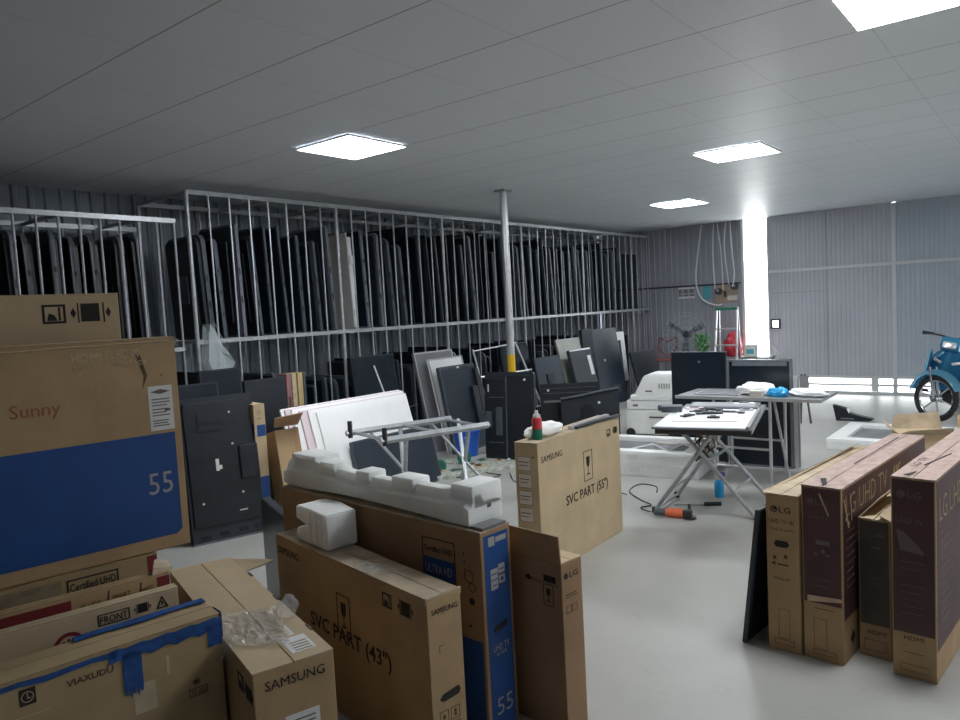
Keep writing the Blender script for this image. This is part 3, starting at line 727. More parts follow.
# SVC 55 carton
L, T, H = 1.10, .166, .83
t = carton('television_carton', 'clean carton lettered SVC PART (55 inch) standing alone in the middle of the floor', (-2.444, 3.552, 92, L, T, H, 0), 'card_light', 'card_worn', gap=.003)
F = face(L, T, H, 'front')
lettering(t, F, 'SAMSUNG', .035, .705, .25, .038, 'ink', .0)
lettering(t, F, 'SVC PART (55")', .31, .355, .58, .085, 'ink', .01)
p = Pr(F); p.glass(.555, .475, .20); p.hand(.90, .715, .05); p.tv(.99, .72, .05); p.build(t, 'ink')
F = face(L, T, H, 'end0')
p = Pr(F)
for v in (.66, .555, .45, .345): p.rect(.02, .115, v, v+.085)
p.build(t, 'cream', 'paper_label')
p = Pr(F @ Matrix.Translation((0, 0, .0013)))
for v in (.66, .555, .45, .345): p.frame(.02, .115, v, v+.085, .002); p.rect(.03, .10, v+.05, v+.055); p.rect(.03, .09, v+.03, v+.034)
p.build(t, 'brown_ink', 'label_print')
p = Pr(F); p.poly([(.035, .27), (.045, .285), (.105, .285), (.115, .27), (.105, .258), (.045, .258)], .002); p.rect(.125, .135, .74, .75); p.build(t, 'ink', 'hand_hole')
p = Pr(F); p.frame(.03, .065, .15, .21, .003); p.frame(.075, .11, .15, .21, .003); p.build(t, 'brown_ink')
# things on its lid
t = thing('spray_can', 'green and red spray can standing on the SVC PART (55 inch) carton', 'spray can', (-2.52, 3.67, .833))
b = MB(); b.lathe([(.030, 0), (.031, .003), (.031, .065)], seg=20); b.build('lower_sleeve', 'green_plastic', t, True)
b = MB(); b.lathe([(.031, .065), (.031, .125), (.026, .135)], seg=20); b.build('upper_sleeve', 'red_bag', t, True)
b = MB(); b.lathe([(.022, .135), (.022, .15), (.012, .16), (.010, .178)], seg=16); b.build('nozzle_cap', 'white_label', t, True)
t = thing('foam_wrap', 'rumpled white foam pouch behind the spray can on the carton', 'foam', (-2.56, 3.80, .836))
b = MB(); g = bmesh.ops.create_icosphere(b.bm, subdivisions=4, radius=1)
for v in b.bm.verts:
    k = 1+.22*noise.noise(v.co*2.3)+.08*noise.noise(v.co*7); v.co = Vector((v.co.x*.07*k, (v.co.y*.17+.02*v.co.x)*k, max(0., v.co.z*.05*k+.03)))
b.build('pouch_body', 'foam', t, True, 60)
t = thing('metal_strip', 'long thin metal strips lying along the lid of the SVC PART 55 carton', 'strip', (-2.50, 4.05, .834))
b = MB(); b.box((-.02, .25, .012), (.03, .55, .02), Matrix.Rotation(R(3), 4, 'Z')); b.build('pale_strip', 'silver', t)
b = MB(); b.box((.02, .30, .008), (.025, .58, .015), Matrix.Rotation(R(-1), 4, 'Z')); b.build('dark_strip', 'dark_metal', t)

# ================================================================== LG CARTONS (right)
def lg_print(t, L, T, H, ink, big, w=.10, hl=.03):
    F = face(L, T, H, 'end0')
    p = Pr(F @ Matrix.Translation((0, 0, .0014))); p.disc(.038, H-.07, .016); p.build(t, ink, 'round_logo')
    q = Pr(F @ Matrix.Translation((0, 0, .0027))); q.ring(.038, H-.07, .011, .002, 16, 90, 360); q.rect(.037, .039, H-.077, H-.064); q.build(t, 'card_light' if ink == 'ink' else 'maroon', 'logo_line')
    lettering(t, F @ Matrix.Translation((0, 0, .0014)), 'LG', .062, H-.083, .052, .027, ink, .0)
t1 = carton('television_carton', 'brown carton with black oval hand hole, leftmost of the right-hand group', (-.925, 3.377, 84.8, 1.28, .148, .735, 0), 'card', 'card_worn', gap=.006)
lg_print(t1, 1.28, .148, .735, 'ink', None)
F = face(1.28, .148, .735, 'end0')
lettering(t1, F, 'UHD TV 4K', .015, .60, .115, .020, 'brown_ink', .0); lettering(t1, F, 'ThinQ AI webOS', .02, .565, .105, .014, 'brown_ink', .0)
p = Pr(F); p.poly([(.035, .505), (.045, .52), (.095, .52), (.105, .505), (.095, .49), (.045, .49)], .002); p.build(t1, 'ink', 'hand_hole')
p = Pr(F); p.rect(.03, .045, .43, .445); p.rect(.08, .095, .44, .455); p.poly([(.02, .41), (.04, .40), (.04, .42)]); p.rect(.05, .10, .405, .412); p.frame(.03, .12, .03, .055, .002); p.frame(.05, .10, .06, .20, .0015); p.build(t1, 'brown_ink')
lettering(t1, F, '55UK6100', .03, .335, .075, .014, 'brown_ink', 0)
b = MB(); b.quadslab([(-.01, .145, .735), (1.20, .145, .735), (1.20, .10, .765), (-.01, .158, .742)], .004); b.build('lifted_flap', 'card_worn', t1)

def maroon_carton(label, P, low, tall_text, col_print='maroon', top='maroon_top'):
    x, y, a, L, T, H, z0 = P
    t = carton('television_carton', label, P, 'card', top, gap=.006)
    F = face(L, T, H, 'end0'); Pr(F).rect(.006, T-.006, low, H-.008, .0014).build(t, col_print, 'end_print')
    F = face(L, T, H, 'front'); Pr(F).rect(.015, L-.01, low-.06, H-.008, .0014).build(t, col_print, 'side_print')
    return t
L, T, H = 1.44, .170, .79
t2 = maroon_carton('dark red carton with torn print strip, second from left of the right group', (-.746, 3.375, 84.8, L, T, H, 0), .26, 1)
lg_print(t2, L, T, H, 'dim_ink', 1)
F = face(L, T, H, 'end0') @ Matrix.Translation((0, 0, .0014))
lettering(t2, F, 'UHD TV', .03, .645, .085, .016, 'dim_ink', 0)
p = Pr(F); p.poly([(.02, .262), (.165, .285), (.165, .30), (.02, .29)], .003); p.poly([(.075, .76), (.082, .76), (.12, .665), (.114, .665)], .003); p.build(t2, 'card_edge', 'torn_strip')
p = Pr(F); p.rect(.14, .160, .262, .285, .002); p.build(t2, 'red_print', 'red_chip')
p = Pr(F); p.rect(.06, .12, .53, .55); p.disc(.09, .50, .01); p.rect(.05, .07, .48, .49); p.rect(.10, .12, .48, .49); p.rect(.05, .12, .37, .373); p.rect(.05, .11, .34, .343); p.build(t2, 'dim_ink')
F = face(L, T, H, 'end0'); p = Pr(F); p.rect(.05, .13, .235, .238); p.frame(.045, .10, .05, .19, .0015); p.frame(.04, .14, .025, .045, .002); p.build(t2, 'brown_ink')
F = face(L, T, H, 'front') @ Matrix.Translation((0, 0, .0014))
lettering(t2, F, 'LG UHD TV', .05, .655, .62, .095, 'faint_ink', -.01)
lettering(t2, F, '4K', .76, .665, .16, .075, 'book_tan', .0)
p = Pr(F)
for k in range(8): p.rect(.05, .16+.05*(k % 3), .58-.035*k, .586-.035*k)
p.build(t2, 'dim_ink', 'fine_print')
p = Pr(F @ Matrix.Translation((0, 0, .0013))); p.poly([(.02, .74), (.03, .74), (.09, .60), (.075, .60)]); p.poly([(.10, .75), (.11, .75), (.13, .63), (.12, .62)]); p.poly([(.04, .66), (.10, .62), (.10, .61), (.04, .645)]); p.build(t2, 'card_edge', 'torn_strip')
p = Pr(face(L, T, H, 'front')); p.poly([(.09, .09), (.12, .06), (.15, .09), (.13, .12)]); p.build(t2, 'ink')
p = Pr(face(L, T, H, 'top') @ Matrix.Translation((0, 0, .005))); p.poly([(.01, .08), (.05, .075), (.15, .11), (.13, .13)], .002); p.poly([(.5, .09), (1.3, .10), (1.3, .105), (.5, .10)], .002); p.build(t2, 'ink', 'flap_gap')
L, T, H = 1.10, .130, .63
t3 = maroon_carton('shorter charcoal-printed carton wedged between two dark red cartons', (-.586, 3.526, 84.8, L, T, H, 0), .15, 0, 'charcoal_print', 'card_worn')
lettering(t3, face(L, T, H, 'end0'), 'HDMI', .035, .105, .075, .018, 'ink', .0)
p = Pr(face(L, T, H, 'end0')); p.frame(.02, .11, .03, .08, .0015); p.build(t3, 'brown_ink')
p = Pr(face(L, T, H, 'end0') @ Matrix.Translation((0, 0, .0014))); p.ring(.045, .56, .014, .002); p.rect(.07, .11, .555, .567); p.rect(.03, .10, .36, .363); p.rect(.04, .09, .34, .342); p.rect(.05, .09, .50, .51); p.build(t3, 'dim_ink')
b = MB(); b.quadslab([(.0, .128, .63), (.42, .128, .63), (.44, .06, .715), (.08, .07, .70)], .004); b.quadslab([(.0, .0, .63), (.10, .0, .63), (.10, .05, .655), (.0, .04, .650)], .004); b.build('lifted_flap', 'card_worn', t3)
L, T, H = 1.40, .165, .858
t4 = maroon_carton('largest dark red UHD carton, nearest the right edge', (-.401, 3.407, 84.8, L, T, H, 0), .195, 1)
lg_print(t4, L, T, H, 'dim_ink', 1)
F = face(L, T, H, 'end0') @ Matrix.Translation((0, 0, .0014))
lettering(t4, F, 'UHD TV', .02, .665, .10, .022, 'dim_ink', 0)
p = Pr(F); p.poly([(.02, .635), (.05, .63), (.12, .555), (.12, .54), (.035, .55)], .003); p.build(t4, 'dim_ink', 'torn_patch')
p = Pr(F); p.disc(.032, .525, .005); p.build(t4, 'ink', 'small_hole')
p = Pr(F)
for v in (.50, .47, .40, .37, .34, .31, .28): p.rect(.03, .11+.02*random.random(), v, v+.003)
p.build(t4, 'dim_ink', 'fine_print')
lettering(t4, face(L, T, H, 'end0'), 'HDMI', .045, .165, .075, .018, 'ink', .0)
p = Pr(face(L, T, H, 'end0')); p.frame(.03, .14, .03, .06, .0015); p.rect(.04, .12, .11, .112); p.build(t4, 'brown_ink')
F = face(L, T, H, 'front') @ Matrix.Translation((0, 0, .0014))
lettering(t4, F, 'LG UHD TV', .055, .675, .62, .10, 'faint_ink', -.01)
p = Pr(F)
for k in range(11): p.rect(.06, .17+.06*(k % 3), .62-.038*k, .627-.038*k)
p.build(t4, 'dim_ink', 'fine_print')
p = Pr(face(L, T, H, 'top') @ Matrix.Translation((0, 0, .007))); p.poly([(.02, .12), (.03, .10), (.10, .09), (.10, .095)], .002); p.poly([(.25, .09), (.55, .05), (.56, .053), (.25, .096)], .002)
p.build(t4, 'ink', 'flap_gap')
lettering(t4, face(L, T, H, 'top') @ Matrix.Translation((0, 0, .007)), 'LG TV', .20, .11, .22, .03, 'dim_ink', 0)
# dark panel leaning on the leftmost LG carton
t = thing('television', 'thin dark television leaning against the leftmost brown carton of the right group', 'panel', (-1.190, 3.365, 0.004), 84.8)
t.rotation_euler = (R(7.0), 0, R(84.8))
b = MB(); b.bx(0, .98, -.022, 0, 0, .66, .004); b.build('back_cover', 'slate', t)
b = MB(); b.bx(.01, .97, -.026, -.022, .01, .65); b.build('screen', 'screen', t)
# scuffed cartons behind the LG group
t = carton('open_carton', 'torn pale carton with open flaps behind the dark red cartons at the right', (-.98, 6.35, 22, .36, .26, .52, 0), 'card_light', flaps=False)
b = MB(); b.quadslab([(0, 0, .515), (.36, 0, .515), (.34, -.10, .58), (.03, -.12, .56)], .005); b.quadslab([(0, .26, .515), (.36, .26, .515), (.35, .32, .64), (.03, .30, .62)], .005); b.quadslab([(0, 0, .515), (0, .26, .515), (-.07, .24, .60), (-.08, .02, .57)], .005); b.build('open_flap', 'card_worn', t)
t = carton('packing_carton', 'brown carton with white tape half hidden at the right edge behind the dark red cartons', (-.60, 6.45, 8, .5, .35, .62, 0), 'card', flaps=True)
p = Pr(face(.5, .35, .62, 'front')); p.rect(.02, .48, .44, .53, .002); p.build(t, 'white_label', 'tape_band')

# ================================================================== LEANING PANELS AND TV BACKS
def lean_panel(name, label, cat, x, y, ang, W, H, lean, th, body, front=None, group=None, z=0., r=.012, inset=.015, rim=None):
    """local x = width, front on -y, top leans to +y"""
    t = thing(name, label, cat, (x, y, z), 0, group); t.rotation_euler = (-R(lean), 0, R(ang))
    b = MB(); b.prism(rr_out(W, H, r), 0, th); b.build('panel_body', body, t)
    if front: b = MB(); b.bx(inset, W-inset, -.004, .003, inset, H-inset); b.build('panel_face', front, t)
    if rim:
        b = MB(); b.bx(0, W, -.006, .0, H-.018, H); b.bx(0, W, -.006, 0, 0, .018); b.bx(0, .018, -.006, 0, .018, H-.018); b.bx(W-.018, W, -.006, 0, .018, H-.018); b.build('panel_rim', rim, t)
    return t
def mark(t, name, m, *boxes, bev=0.):
    for q in boxes: b = MB(); b.bx(*q, bev); b.build(name, m, t)
def dots(t, name, m, pts, r, y=-.006):
    for x, z in pts: b = MB(); b.cyl((x, y-.004, z), (x, y+.006, z), r, seg=12); b.build(name, m, t)

t = lean_panel('television', 'big black television back leaning beside the blue-banded carton, white mark in its middle', 'television', -5.03, 2.775, 73.4, .55, 1.10, 8, .045, 'tv_shell')
b = MB()
b.bx(.02, .53, -.012, 0, .12, 1.06, .008); b.bx(.40, .545, -.03, -.01, .44, .70, .008); b.bx(.10, .38, -.02, -.010, .90, .915); b.bx(.12, .14, -.02, -.01, .86, .98); b.bx(.10, .30, -.02, -.01, .84, .86)
b.build('raised_housing', 'tv_black', t)
dots(t, 'pale_screw', 'cream', ((.36, .965), (.36, .72), (.40, .34), (.10, .30)), .009, -.014)
mark(t, 'vent_slot', 'screen', (.06, .13, -.003, .002, .03, .06), (.20, .27, -.003, .002, .04, .07), (.34, .41, -.003, .002, .045, .075), (.46, .52, -.003, .002, .05, .08))
mark(t, 'white_mark', 'white_label', (.22, .245, -.016, -.011, .53, .62), (.245, .265, -.016, -.011, .54, .57))
mark(t, 'bottom_lip', 'tv_edge', (.0, .55, -.01, .0, .0, .012)); mark(t, 'socket_plate', 'cream', (.36, .42, -.016, -.011, .20, .21))
t = lean_panel('television', 'black television stood just behind the big black television back, its top showing', 'television', -5.32, 2.90, 80, .36, 1.18, 5, .05, 'tv_shell', 'screen')
t = lean_panel('television', 'taller dark television behind the narrow tan and blue carton', 'television', -5.52, 3.25, 82, .36, 1.26, 4, .06, 'tv_black', 'screen')
t = lean_panel('television', 'dark grey television leaning on the rack beside the tan-edged cartons', 'television', -5.66, 3.78, 84, .40, 1.12, 6, .05, 'tv_shell', 'tv_black')

t = carton('narrow_carton', 'narrow upright tan carton with blue bands beside the big black television back', (-4.93, 3.40, 172, .30, .095, 1.0, 0), 'card_light', flaps=False)
F = face(.30, .095, 1.0, 'end0'); p = Pr(F); p.rect(.004, .091, .004, .42); p.rect(.02, .091, .74, .83); p.build(t, 'blue_print', 'blue_band')
F = face(.30, .095, 1.0, 'back'); p = Pr(F); p.rect(.01, .29, .004, .42); p.rect(.20, .29, .74, .84); p.build(t, 'blue_print', 'blue_band')
p = Pr(face(.30, .095, 1.0, 'end0')); p.ring(.045, .93, .016, .003); p.rect(.03, .06, .88, .885); p.build(t, 'brown_ink')
t = carton('open_carton', 'slanting brown carton with blue foot, between narrow tan carton and white sheets', (-4.70, 3.40, 76, .20, .24, .80, .0), 'card', flaps=False)
t.rotation_euler = (-R(14), 0, R(76))
F = face(.20, .30, .82, 'front'); Pr(F).rect(.002, .198, .004, .24).build(t, 'blue_print', 'blue_band'); Pr(F).rect(.15, .198, .24, .80).build(t, 'card_red', 'reddish_side')  # blue foot, and a reddish cardboard strip up the right of the front
b = MB(); b.quadslab([(0, 0, .82), (.20, 0, .82), (.22, -.10, .90), (-.03, -.12, .88)], .005); b.build('open_flap', 'card_red', t)
for k, (m, w, lab) in enumerate((('book_pink', .05, 'slim dusty-pink carton edge standing against the rack'), ('card_edge', .05, 'slim pale carton edge between pink and tan ones'), ('book_tan', .06, 'slim tan carton edge standing against the rack'), ('tv_edge_dark', .03, 'slim grey-edged sheet right of the tan carton edge'))):
    t = thing('slim_carton', lab, 'box', (-5.93, 4.29+.066*k, 0)); b = MB(); b.bx(-.03, .10, 0, w, 0, 1.12, .003); b.build('carton_body', m, t)
    b = MB(); b.bx(.1, .102, .012, w-.012, .2, .9-.1*k); b.build('printed_strip', 'brown_ink' if k != 1 else 'red_print', t)

# white sheets under the lamp
for k, (y0, w, h, m, lab) in enumerate(((3.72, 1.42, .93, 'white_sheet', 'large white sheet leaning at the back of the white stack'), (3.75, 1.39, .925, 'foam_pink', 'pink-edged pale sheet second from the back of the white stack'),
        (3.80, 1.34, .92, 'white_sheet', 'white sheet in the middle of the leaning white stack'), (3.86, 1.28, .90, 'foam_pink', 'pinkish shorter sheet in the leaning white stack'), (3.93, 1.20, .895, 'white_sheet', 'white sheet leaning in front of the pinkish one'), (4.0, 1.08, .87, 'white_sheet', 'frontmost and shortest white sheet of the leaning stack'))):
    t = lean_panel('diffuser_sheet', lab, 'sheet', -4.90+.022*k, y0, 90, w, h, 17, .016 if k % 2 == 0 else .02, m, r=.004)
    mark(t, 'edge_clip', 'foam_pink' if m == 'white_sheet' else 'dim_ink', (-.003, .01, .004, .016, h*.5, h*.58))

t = lean_panel('television', 'low dark grey television leaning on the front of the white sheets under the bench', 'television', -4.745, 4.22, 90, 1.02, .56, 14, .03, 'tv_edge_dark', 'slate')
t = lean_panel('television', 'dark television with silver foot strip leaning behind the yellow-banded pole', 'television', -5.60, 7.62, 90, .62, 1.18, 8, .05, 'tv_black', 'screen')
mark(t, 'silver_strip', 'silver', (.1, .5, -.012, -.004, .62, .70))
t = lean_panel('panel', 'tall grey panel leaning on the rack behind the white one', 'panel', -5.66, 6.14, 90, .68, 1.20, 12, .03, 'grey_panel', None, r=.01, rim='silver')
t = lean_panel('panel', 'white panel leaning between the tall grey one and the dark television back', 'panel', -5.54, 6.25, 90, .62, 1.12, 13, .02, 'white_sheet', None, r=.006, rim='silver')
t = lean_panel('television', 'dark grey television back with side bracket, leaning above the blue bucket', 'television', -5.42, 6.24, 90, .64, 1.02, 11, .05, 'tv_edge_dark', 'slate', r=.02, inset=.03)
mark(t, 'side_bracket', 'tv_shell', (.46, .56, -.06, -.004, .30, .74), (.58, .67, -.05, -.004, .42, .95), bev=.008)
mark(t, 'top_catch', 'cream', (.30, .34, -.012, -.004, .98, 1.0))
t = lean_panel('television', 'black screen leaning on rack bars right of the white sheet stack', 'television', -5.72, 5.15, 88, .62, 1.22, 8, .05, 'tv_black', 'screen', r=.012)
t = thing('metal_bracket', 'thin white metal frame leaning upright between white sheets and grey panel', 'bracket', (-5.30, 5.30, 0))
b = MB(); b.tube([(-.28, -.1, 1.12), (-.16, 0, .62), (-.04, .0, .02)], .010); b.build('upright_tube', 'alu', t, True)
b = MB(); b.tube([(-.16, 0, .62), (-.12, .36, .66)], .008); b.build('cross_tube', 'dark_metal', t, True)

# tall black back in front of the pole
t = lean_panel('television', 'tall black television back standing in front of the yellow-banded pole', 'television', -4.85, 6.07, 10, .575, .97, 4, .05, 'tv_shell', None, r=.03)
mark(t, 'raised_housing', 'tv_black', (.01, .26, -.03, 0, .10, .90), (.27, .56, -.02, 0, .05, .94), bev=.008)
mark(t, 'side_tab', 'tv_edge_dark', (.02, .10, -.045, -.03, .38, .55), (.15, .22, -.045, -.03, .30, .60), bev=.004)
mark(t, 'seam', 'tv_edge', (.262, .267, -.024, -.001, .05, .93), (.06, .24, -.034, -.03, .70, .705), (.06, .24, -.034, -.03, .22, .225))
dots(t, 'pale_screw', 'white_label', ((.48, .89),), .014, -.022); mark(t, 'white_mark', 'white_label', (.05, .063, -.034, -.03, .76, .84))
# pair of low backs
t = lean_panel('television', 'low black television back with flat top, behind the curved one', 'television', -5.02, 7.42, 38, .74, .68, 6, .05, 'tv_shell', 'tv_black', r=.01)
mark(t, 'top_seam', 'tv_edge', (.03, .70, -.008, -.003, .56, .565), (.03, .70, -.008, -.003, .62, .624)); mark(t, 'pale_strip', 'grey_panel', (.04, .30, -.009, -.003, .45, .475)); dots(t, 'pale_screw', 'white_label', ((.10, .60),), .016)
t = thing('television', 'black television back with gently curved top, behind the SVC PART 55 carton', 'television', (-4.76, 7.46, 0), 28); t.rotation_euler = (-R(5), 0, R(28))
b = MB(); pts = [(.70*i/12, .55+.03*math.cos((i/12-.0)*math.pi)*-1+.05*(i/12)) for i in range(12, -1, -1)]
b.prism([(0, 0), (.70, 0)]+pts, 0, .06); b.build('back_cover', 'tv_shell', t)
b = MB(); top = [(x, -.03, z-.01) for x, z in pts]; b.tube(top, .012, 6); b.build('curved_lip', 'tv_edge', t)
mark(t, 'stand_socket', 'tv_black', (.24, .28, -.02, 0, .05, .40), (.38, .42, -.02, 0, .05, .40), (.28, .38, -.01, 0, .05, .44)); dots(t, 'pale_screw', 'white_label', ((.46, .45), (.34, .10)), .016)
# frame behind the pole
t = thing('metal_stand', 'slanting metal tube frame leaning behind the yellow-banded pole', 'frame', (-4.97, 7.2, 0))
b = MB(); b.tube([(-.05, .50, 0), (-.35, .15, 1.22)], .013); b.build('slanted_tube', 'alu', t, True)
b = MB(); b.tube([(-.45, -.2, 0), (-.62, -.35, 1.16)], .011); b.build('slanted_tube', 'alu', t, True)
b = MB(); b.tube([(-.35, .15, 1.2), (-.62, -.35, 1.14)], .009); b.build('cross_tube', 'alu', t, True)
b = MB(); b.tube([(-.22, .30, .86), (-.56, -.30, .82)], .011); b.build('cross_tube', 'alu', t, True)
b = MB(); b.tube([(-.12, .42, .40), (-.50, -.24, .36)], .010); b.build('cross_tube', 'alu', t, True)

t = lean_panel('television', 'dark television back leaning left of the pale putty panel', 'television', -5.42, 8.12, 88, .60, .96, 10, .05, 'tv_shell', 'slate', r=.03)
dots(t, 'pale_screw', 'white_label', ((.30, .40),), .014); mark(t, 'mount_plate', 'tv_black', (.22, .38, -.02, -.004, .50, .72))
t = lean_panel('panel', 'pale putty-grey panel leaning behind a dark television back', 'panel', -5.66, 9.25, 90, .66, 1.16, 14, .03, 'putty', None, r=.01)
t = lean_panel('television', 'dark television back with a silver plate, leaning on the putty-grey panel', 'television', -5.46, 9.22, 90, .60, 1.0, 14, .05, 'tv_edge_dark', 'tv_shell', r=.03)
mark(t, 'top_trim', 'silver', (.0, .60, -.008, .0, .975, .995)); mark(t, 'silver_plate', 'silver', (.46, .55, -.012, -.004, .58, .88)); mark(t, 'lower_housing', 'tv_black', (.10, .56, -.03, -.004, .10, .42), bev=.01)
t = lean_panel('panel', 'tall slate-coloured panel leaning on the far end of the rack', 'panel', -5.74, 10.25, 80, .66, 1.24, 10, .03, 'slate', 'slate', r=.008)
dots(t, 'pale_screw', 'cream', ((.24, .72),), .018); mark(t, 'socket_cover', 'tv_edge_dark', (.34, .52, -.012, -.004, .16, .30))
t = lean_panel('panel', 'short dark panel leaning near the back wall, in front of the white sheet', 'panel', -5.32, 10.85, 84, .74, .84, 16, .04, 'slate', 'tv_shell', r=.01)
t = lean_panel('sheet', 'white bent sheet leaning at the far end of the rack', 'sheet', -5.80, 10.98, 90, .36, 1.16, 5, .02, 'tv_edge_dark', None)
mark(t, 'white_edge', 'white_sheet', (.02, .34, -.01, 0, 1.0, 1.14), (.22, .34, -.01, 0, .3, 1.0))
t = lean_panel('television', 'dark television leaning between the slate panel and the putty-grey panel', 'television', -5.80, 9.92, 90, .32, 1.24, 4, .05, 'tv_black', 'tv_shell')

# ================================================================== STEEL BENCH, BUCKET, SCRAP
t = thing('steel_bench', 'low steel tube bench with crossed legs in front of the white sheets', 'bench', (0, 0, 0))
Ra, Rb = (Vector((-4.68, 4.00, .67)), Vector((-4.35, 4.96, .67))); Rc, Rd = (Vector((-4.12, 3.86, .67)), Vector((-3.79, 4.80, .67)))
b = MB(); b.tube([Ra, Rb], .026, 4); b.build('top_rail', 'steel', t)
b = MB(); b.tube([Rc, Rd], .028, 4); b.build('top_rail', 'steel', t)
for s in (.06, .52, .93):
    b = MB(); b.tube([Ra.lerp(Rb, s), Rc.lerp(Rd, s)], .014, 6); b.build('cross_tube', 'steel', t)
for q in (Ra, Rc): b = MB(); b.cyl(q+Vector((.02, .03, -.04)), q+Vector((.02, .03, .10)), .020); b.build('end_peg', 'dark_metal', t, True)
for s, e in ((.22, .0), (.80, .0)):
    P1, P2 = Ra.lerp(Rb, s), Rc.lerp(Rd, s); d = (Rb-Ra).normalized()*.28
    for a_, b_ in ((P1, P2+d), (P2, P1+d), (P1+d, P2-d*.1)):
        b = MB(); b.tube([Vector((a_.x, a_.y, .65)), Vector((b_.x, b_.y, .013))], .018 if a_ is not P1 else .013, 8); b.build('leg', 'steel', t, True)
t = thing('bucket', 'blue plastic bucket standing under the leaning dark television back', 'bucket', (-5.13, 6.10, .048), 10)
b = MB()
prof = [(.115, 0), (.145, .26), (.155, .262), (.155, .285), (.14, .285), (.135, .26), (.108, .012)]
b.lathe(prof, seg=28); b.build('bucket_body', 'blue_plastic', t, True)
b = MB(); b.torus((0, 0, .27), (1, .2, .5), .15, .004, 20, 6, 200, 340); b.build('bucket_handle', 'white_label', t, True)
t = thing('floor_board', 'pale board on the floor under the bench, littered with scrap', 'board', (-4.75, 5.05, 0), 65)
b = MB(); b.bx(-.15, 1.35, .05, .75, 0, .045, .006); b.build('board_body', 'pcb_pale', t)
for k in range(16):
    x, y, a = random.uniform(-.1, 1.1), random.uniform(.1, .62), random.uniform(0, 180)
    c, s_ = math.cos(R(65)), math.sin(R(65)); X, Y = -4.75+c*x-s_*y, 5.05+s_*x+c*y
    if abs(X+5.13) < .2 and abs(Y-6.1) < .24: continue
    t = thing('scrap_part', ['small green circuit board scrap on the pale floor board', 'small pale plastic scrap on the pale floor board', 'small orange-brown scrap on the pale floor board'][k % 3], 'scrap', (X, Y, .046), a, 'scrap on the floor board, %s' % ['green', 'pale', 'orange'][k % 3])
    w_, d_ = random.uniform(.05, .14), random.uniform(.03, .09)
    b = MB(); b.bx(-w_/2, w_/2, -d_/2, d_/2, 0, .008); b.build('scrap_plate', ['pcb', 'putty', 'card_edge'][k % 3], t)
    b = MB(); b.bx(-w_/3, 0, -d_/3, d_/4, .008, .022, .002); b.build('scrap_chip', ['tv_edge', 'foam', 'brown_ink'][k % 3], t)
for x, y, r_, z_, lab in ((-4.86, 5.72, .055, .10, 'larger green tape reel beside the blue bucket'), (-4.93, 5.42, .045, .06, 'smaller green tape reel under the bench')):
    t = thing('tape_reel', lab, 'reel', (x, y, z_+.02)); b = MB(); b.torus((0, 0, 0), (1, -.6, .2), r_, .022, 20, 8); b.build('reel_ring', 'green_plastic', t, True)
    b = MB(); b.cyl((-.008, .005, 0), (.008, -.005, 0), r_*.9, seg=18); b.build('reel_core', 'pcb', t)

def cable(label, pts, m='cable_black', r=.005):
    b = MB(); P = [Vector(p) for p in pts]; out = []
    for i in range(len(P)-1):
        p0, p1, p2, p3 = P[max(0, i-1)], P[i], P[i+1], P[min(len(P)-1, i+2)]
        for k in range(6):
            u = k/6; out.append(.5*((2*p1)+(p2-p0)*u+(2*p0-5*p1+4*p2-p3)*u*u+(3*p1-p0-3*p2+p3)*u**3))
    out.append(P[-1]); b.tube(out, r, 6); return tag(b.build('cable', m, None, True), label, 'cable')
cable('black cable looping on the floor beside the end of the bench', [(-4.76, 5.22, .008), (-4.68, 5.35, .008), (-4.40, 5.40, .008), (-4.32, 5.62, .008), (-4.47, 5.64, .008), (-4.77, 5.69, .008)])
cable('thin black cable end on the floor beside the SVC PART 55 carton', [(-4.3, 5.75, .007), (-4.05, 5.48, .007), (-3.85, 5.45, .007), (-3.6, 5.2, .007)], r=.004)
cable('black power cable of the orange grinder winding on the floor', [(-2.47, 5.07, .03), (-2.56, 5.16, .010), (-2.62, 5.22, .008), (-2.58, 5.32, .008), (-2.72, 5.42, .008), (-2.93, 5.63, .008), (-2.96, 5.89, .008), (-2.80, 5.88, .008), (-2.71, 5.70, .008)])
cable('thin dark cable lying across the floor to the folding table feet', [(-3.45, 5.35, .006), (-3.25, 5.52, .006), (-2.98, 5.55, .006), (-2.90, 5.52, .006)], r=.004)

# ================================================================== FOAM TRAYS AND STACK
def foam_tray(name, label, x, y, a, L, D_, H, z, rim=.09, inner='grey_panel', depth=.05, group=None):
    t = thing(name, label, 'foam tray', (x, y, z), a, group)
    b = MB(); b.bx(0, L, 0, D_, 0, H-depth); b.bx(0, L, 0, rim, H-depth, H); b.bx(0, L, D_-rim, D_, H-depth, H); b.bx(0, rim, rim, D_-rim, H-depth, H); b.bx(L-rim, L, rim, D_-rim, H-depth, H)
    b.build('tray_body', 'foam', t)
    for u in (.25, .55, .82):
        b = MB(); b.bx(L*u-.05, L*u+.05, -.006, .002, H*.3, H*.75); b.build('moulded_notch', 'foam_green', t)
    if inner: b = MB(); b.bx(rim, L-rim, rim, D_-rim, H-depth, H-depth+.006); b.build('tray_lining', inner, t)
    return t
foam_tray('foam_tray', 'lower white foam tray of the pair on the floor behind the SVC PART 55 carton', -3.86, 6.09, 8, 1.30, .84, .115, 0, depth=.02, inner=None)
foam_tray('foam_tray', 'upper white foam tray with grey lining beside the folding table', -3.87, 6.10, 8, 1.27, .82, .115, .117, rim=.12)
t = thing('cable_tangle', 'loose frame and cables lying in the upper foam tray', 'scrap', (-3.05, 6.55, .194), 12)
b = MB(); b.quadslab([(-.25, -.15, .012), (.3, -.18, .012), (.34, .12, .02), (-.12, .16, .02)], .012); b.build('thin_plate', 'work_grey', t)
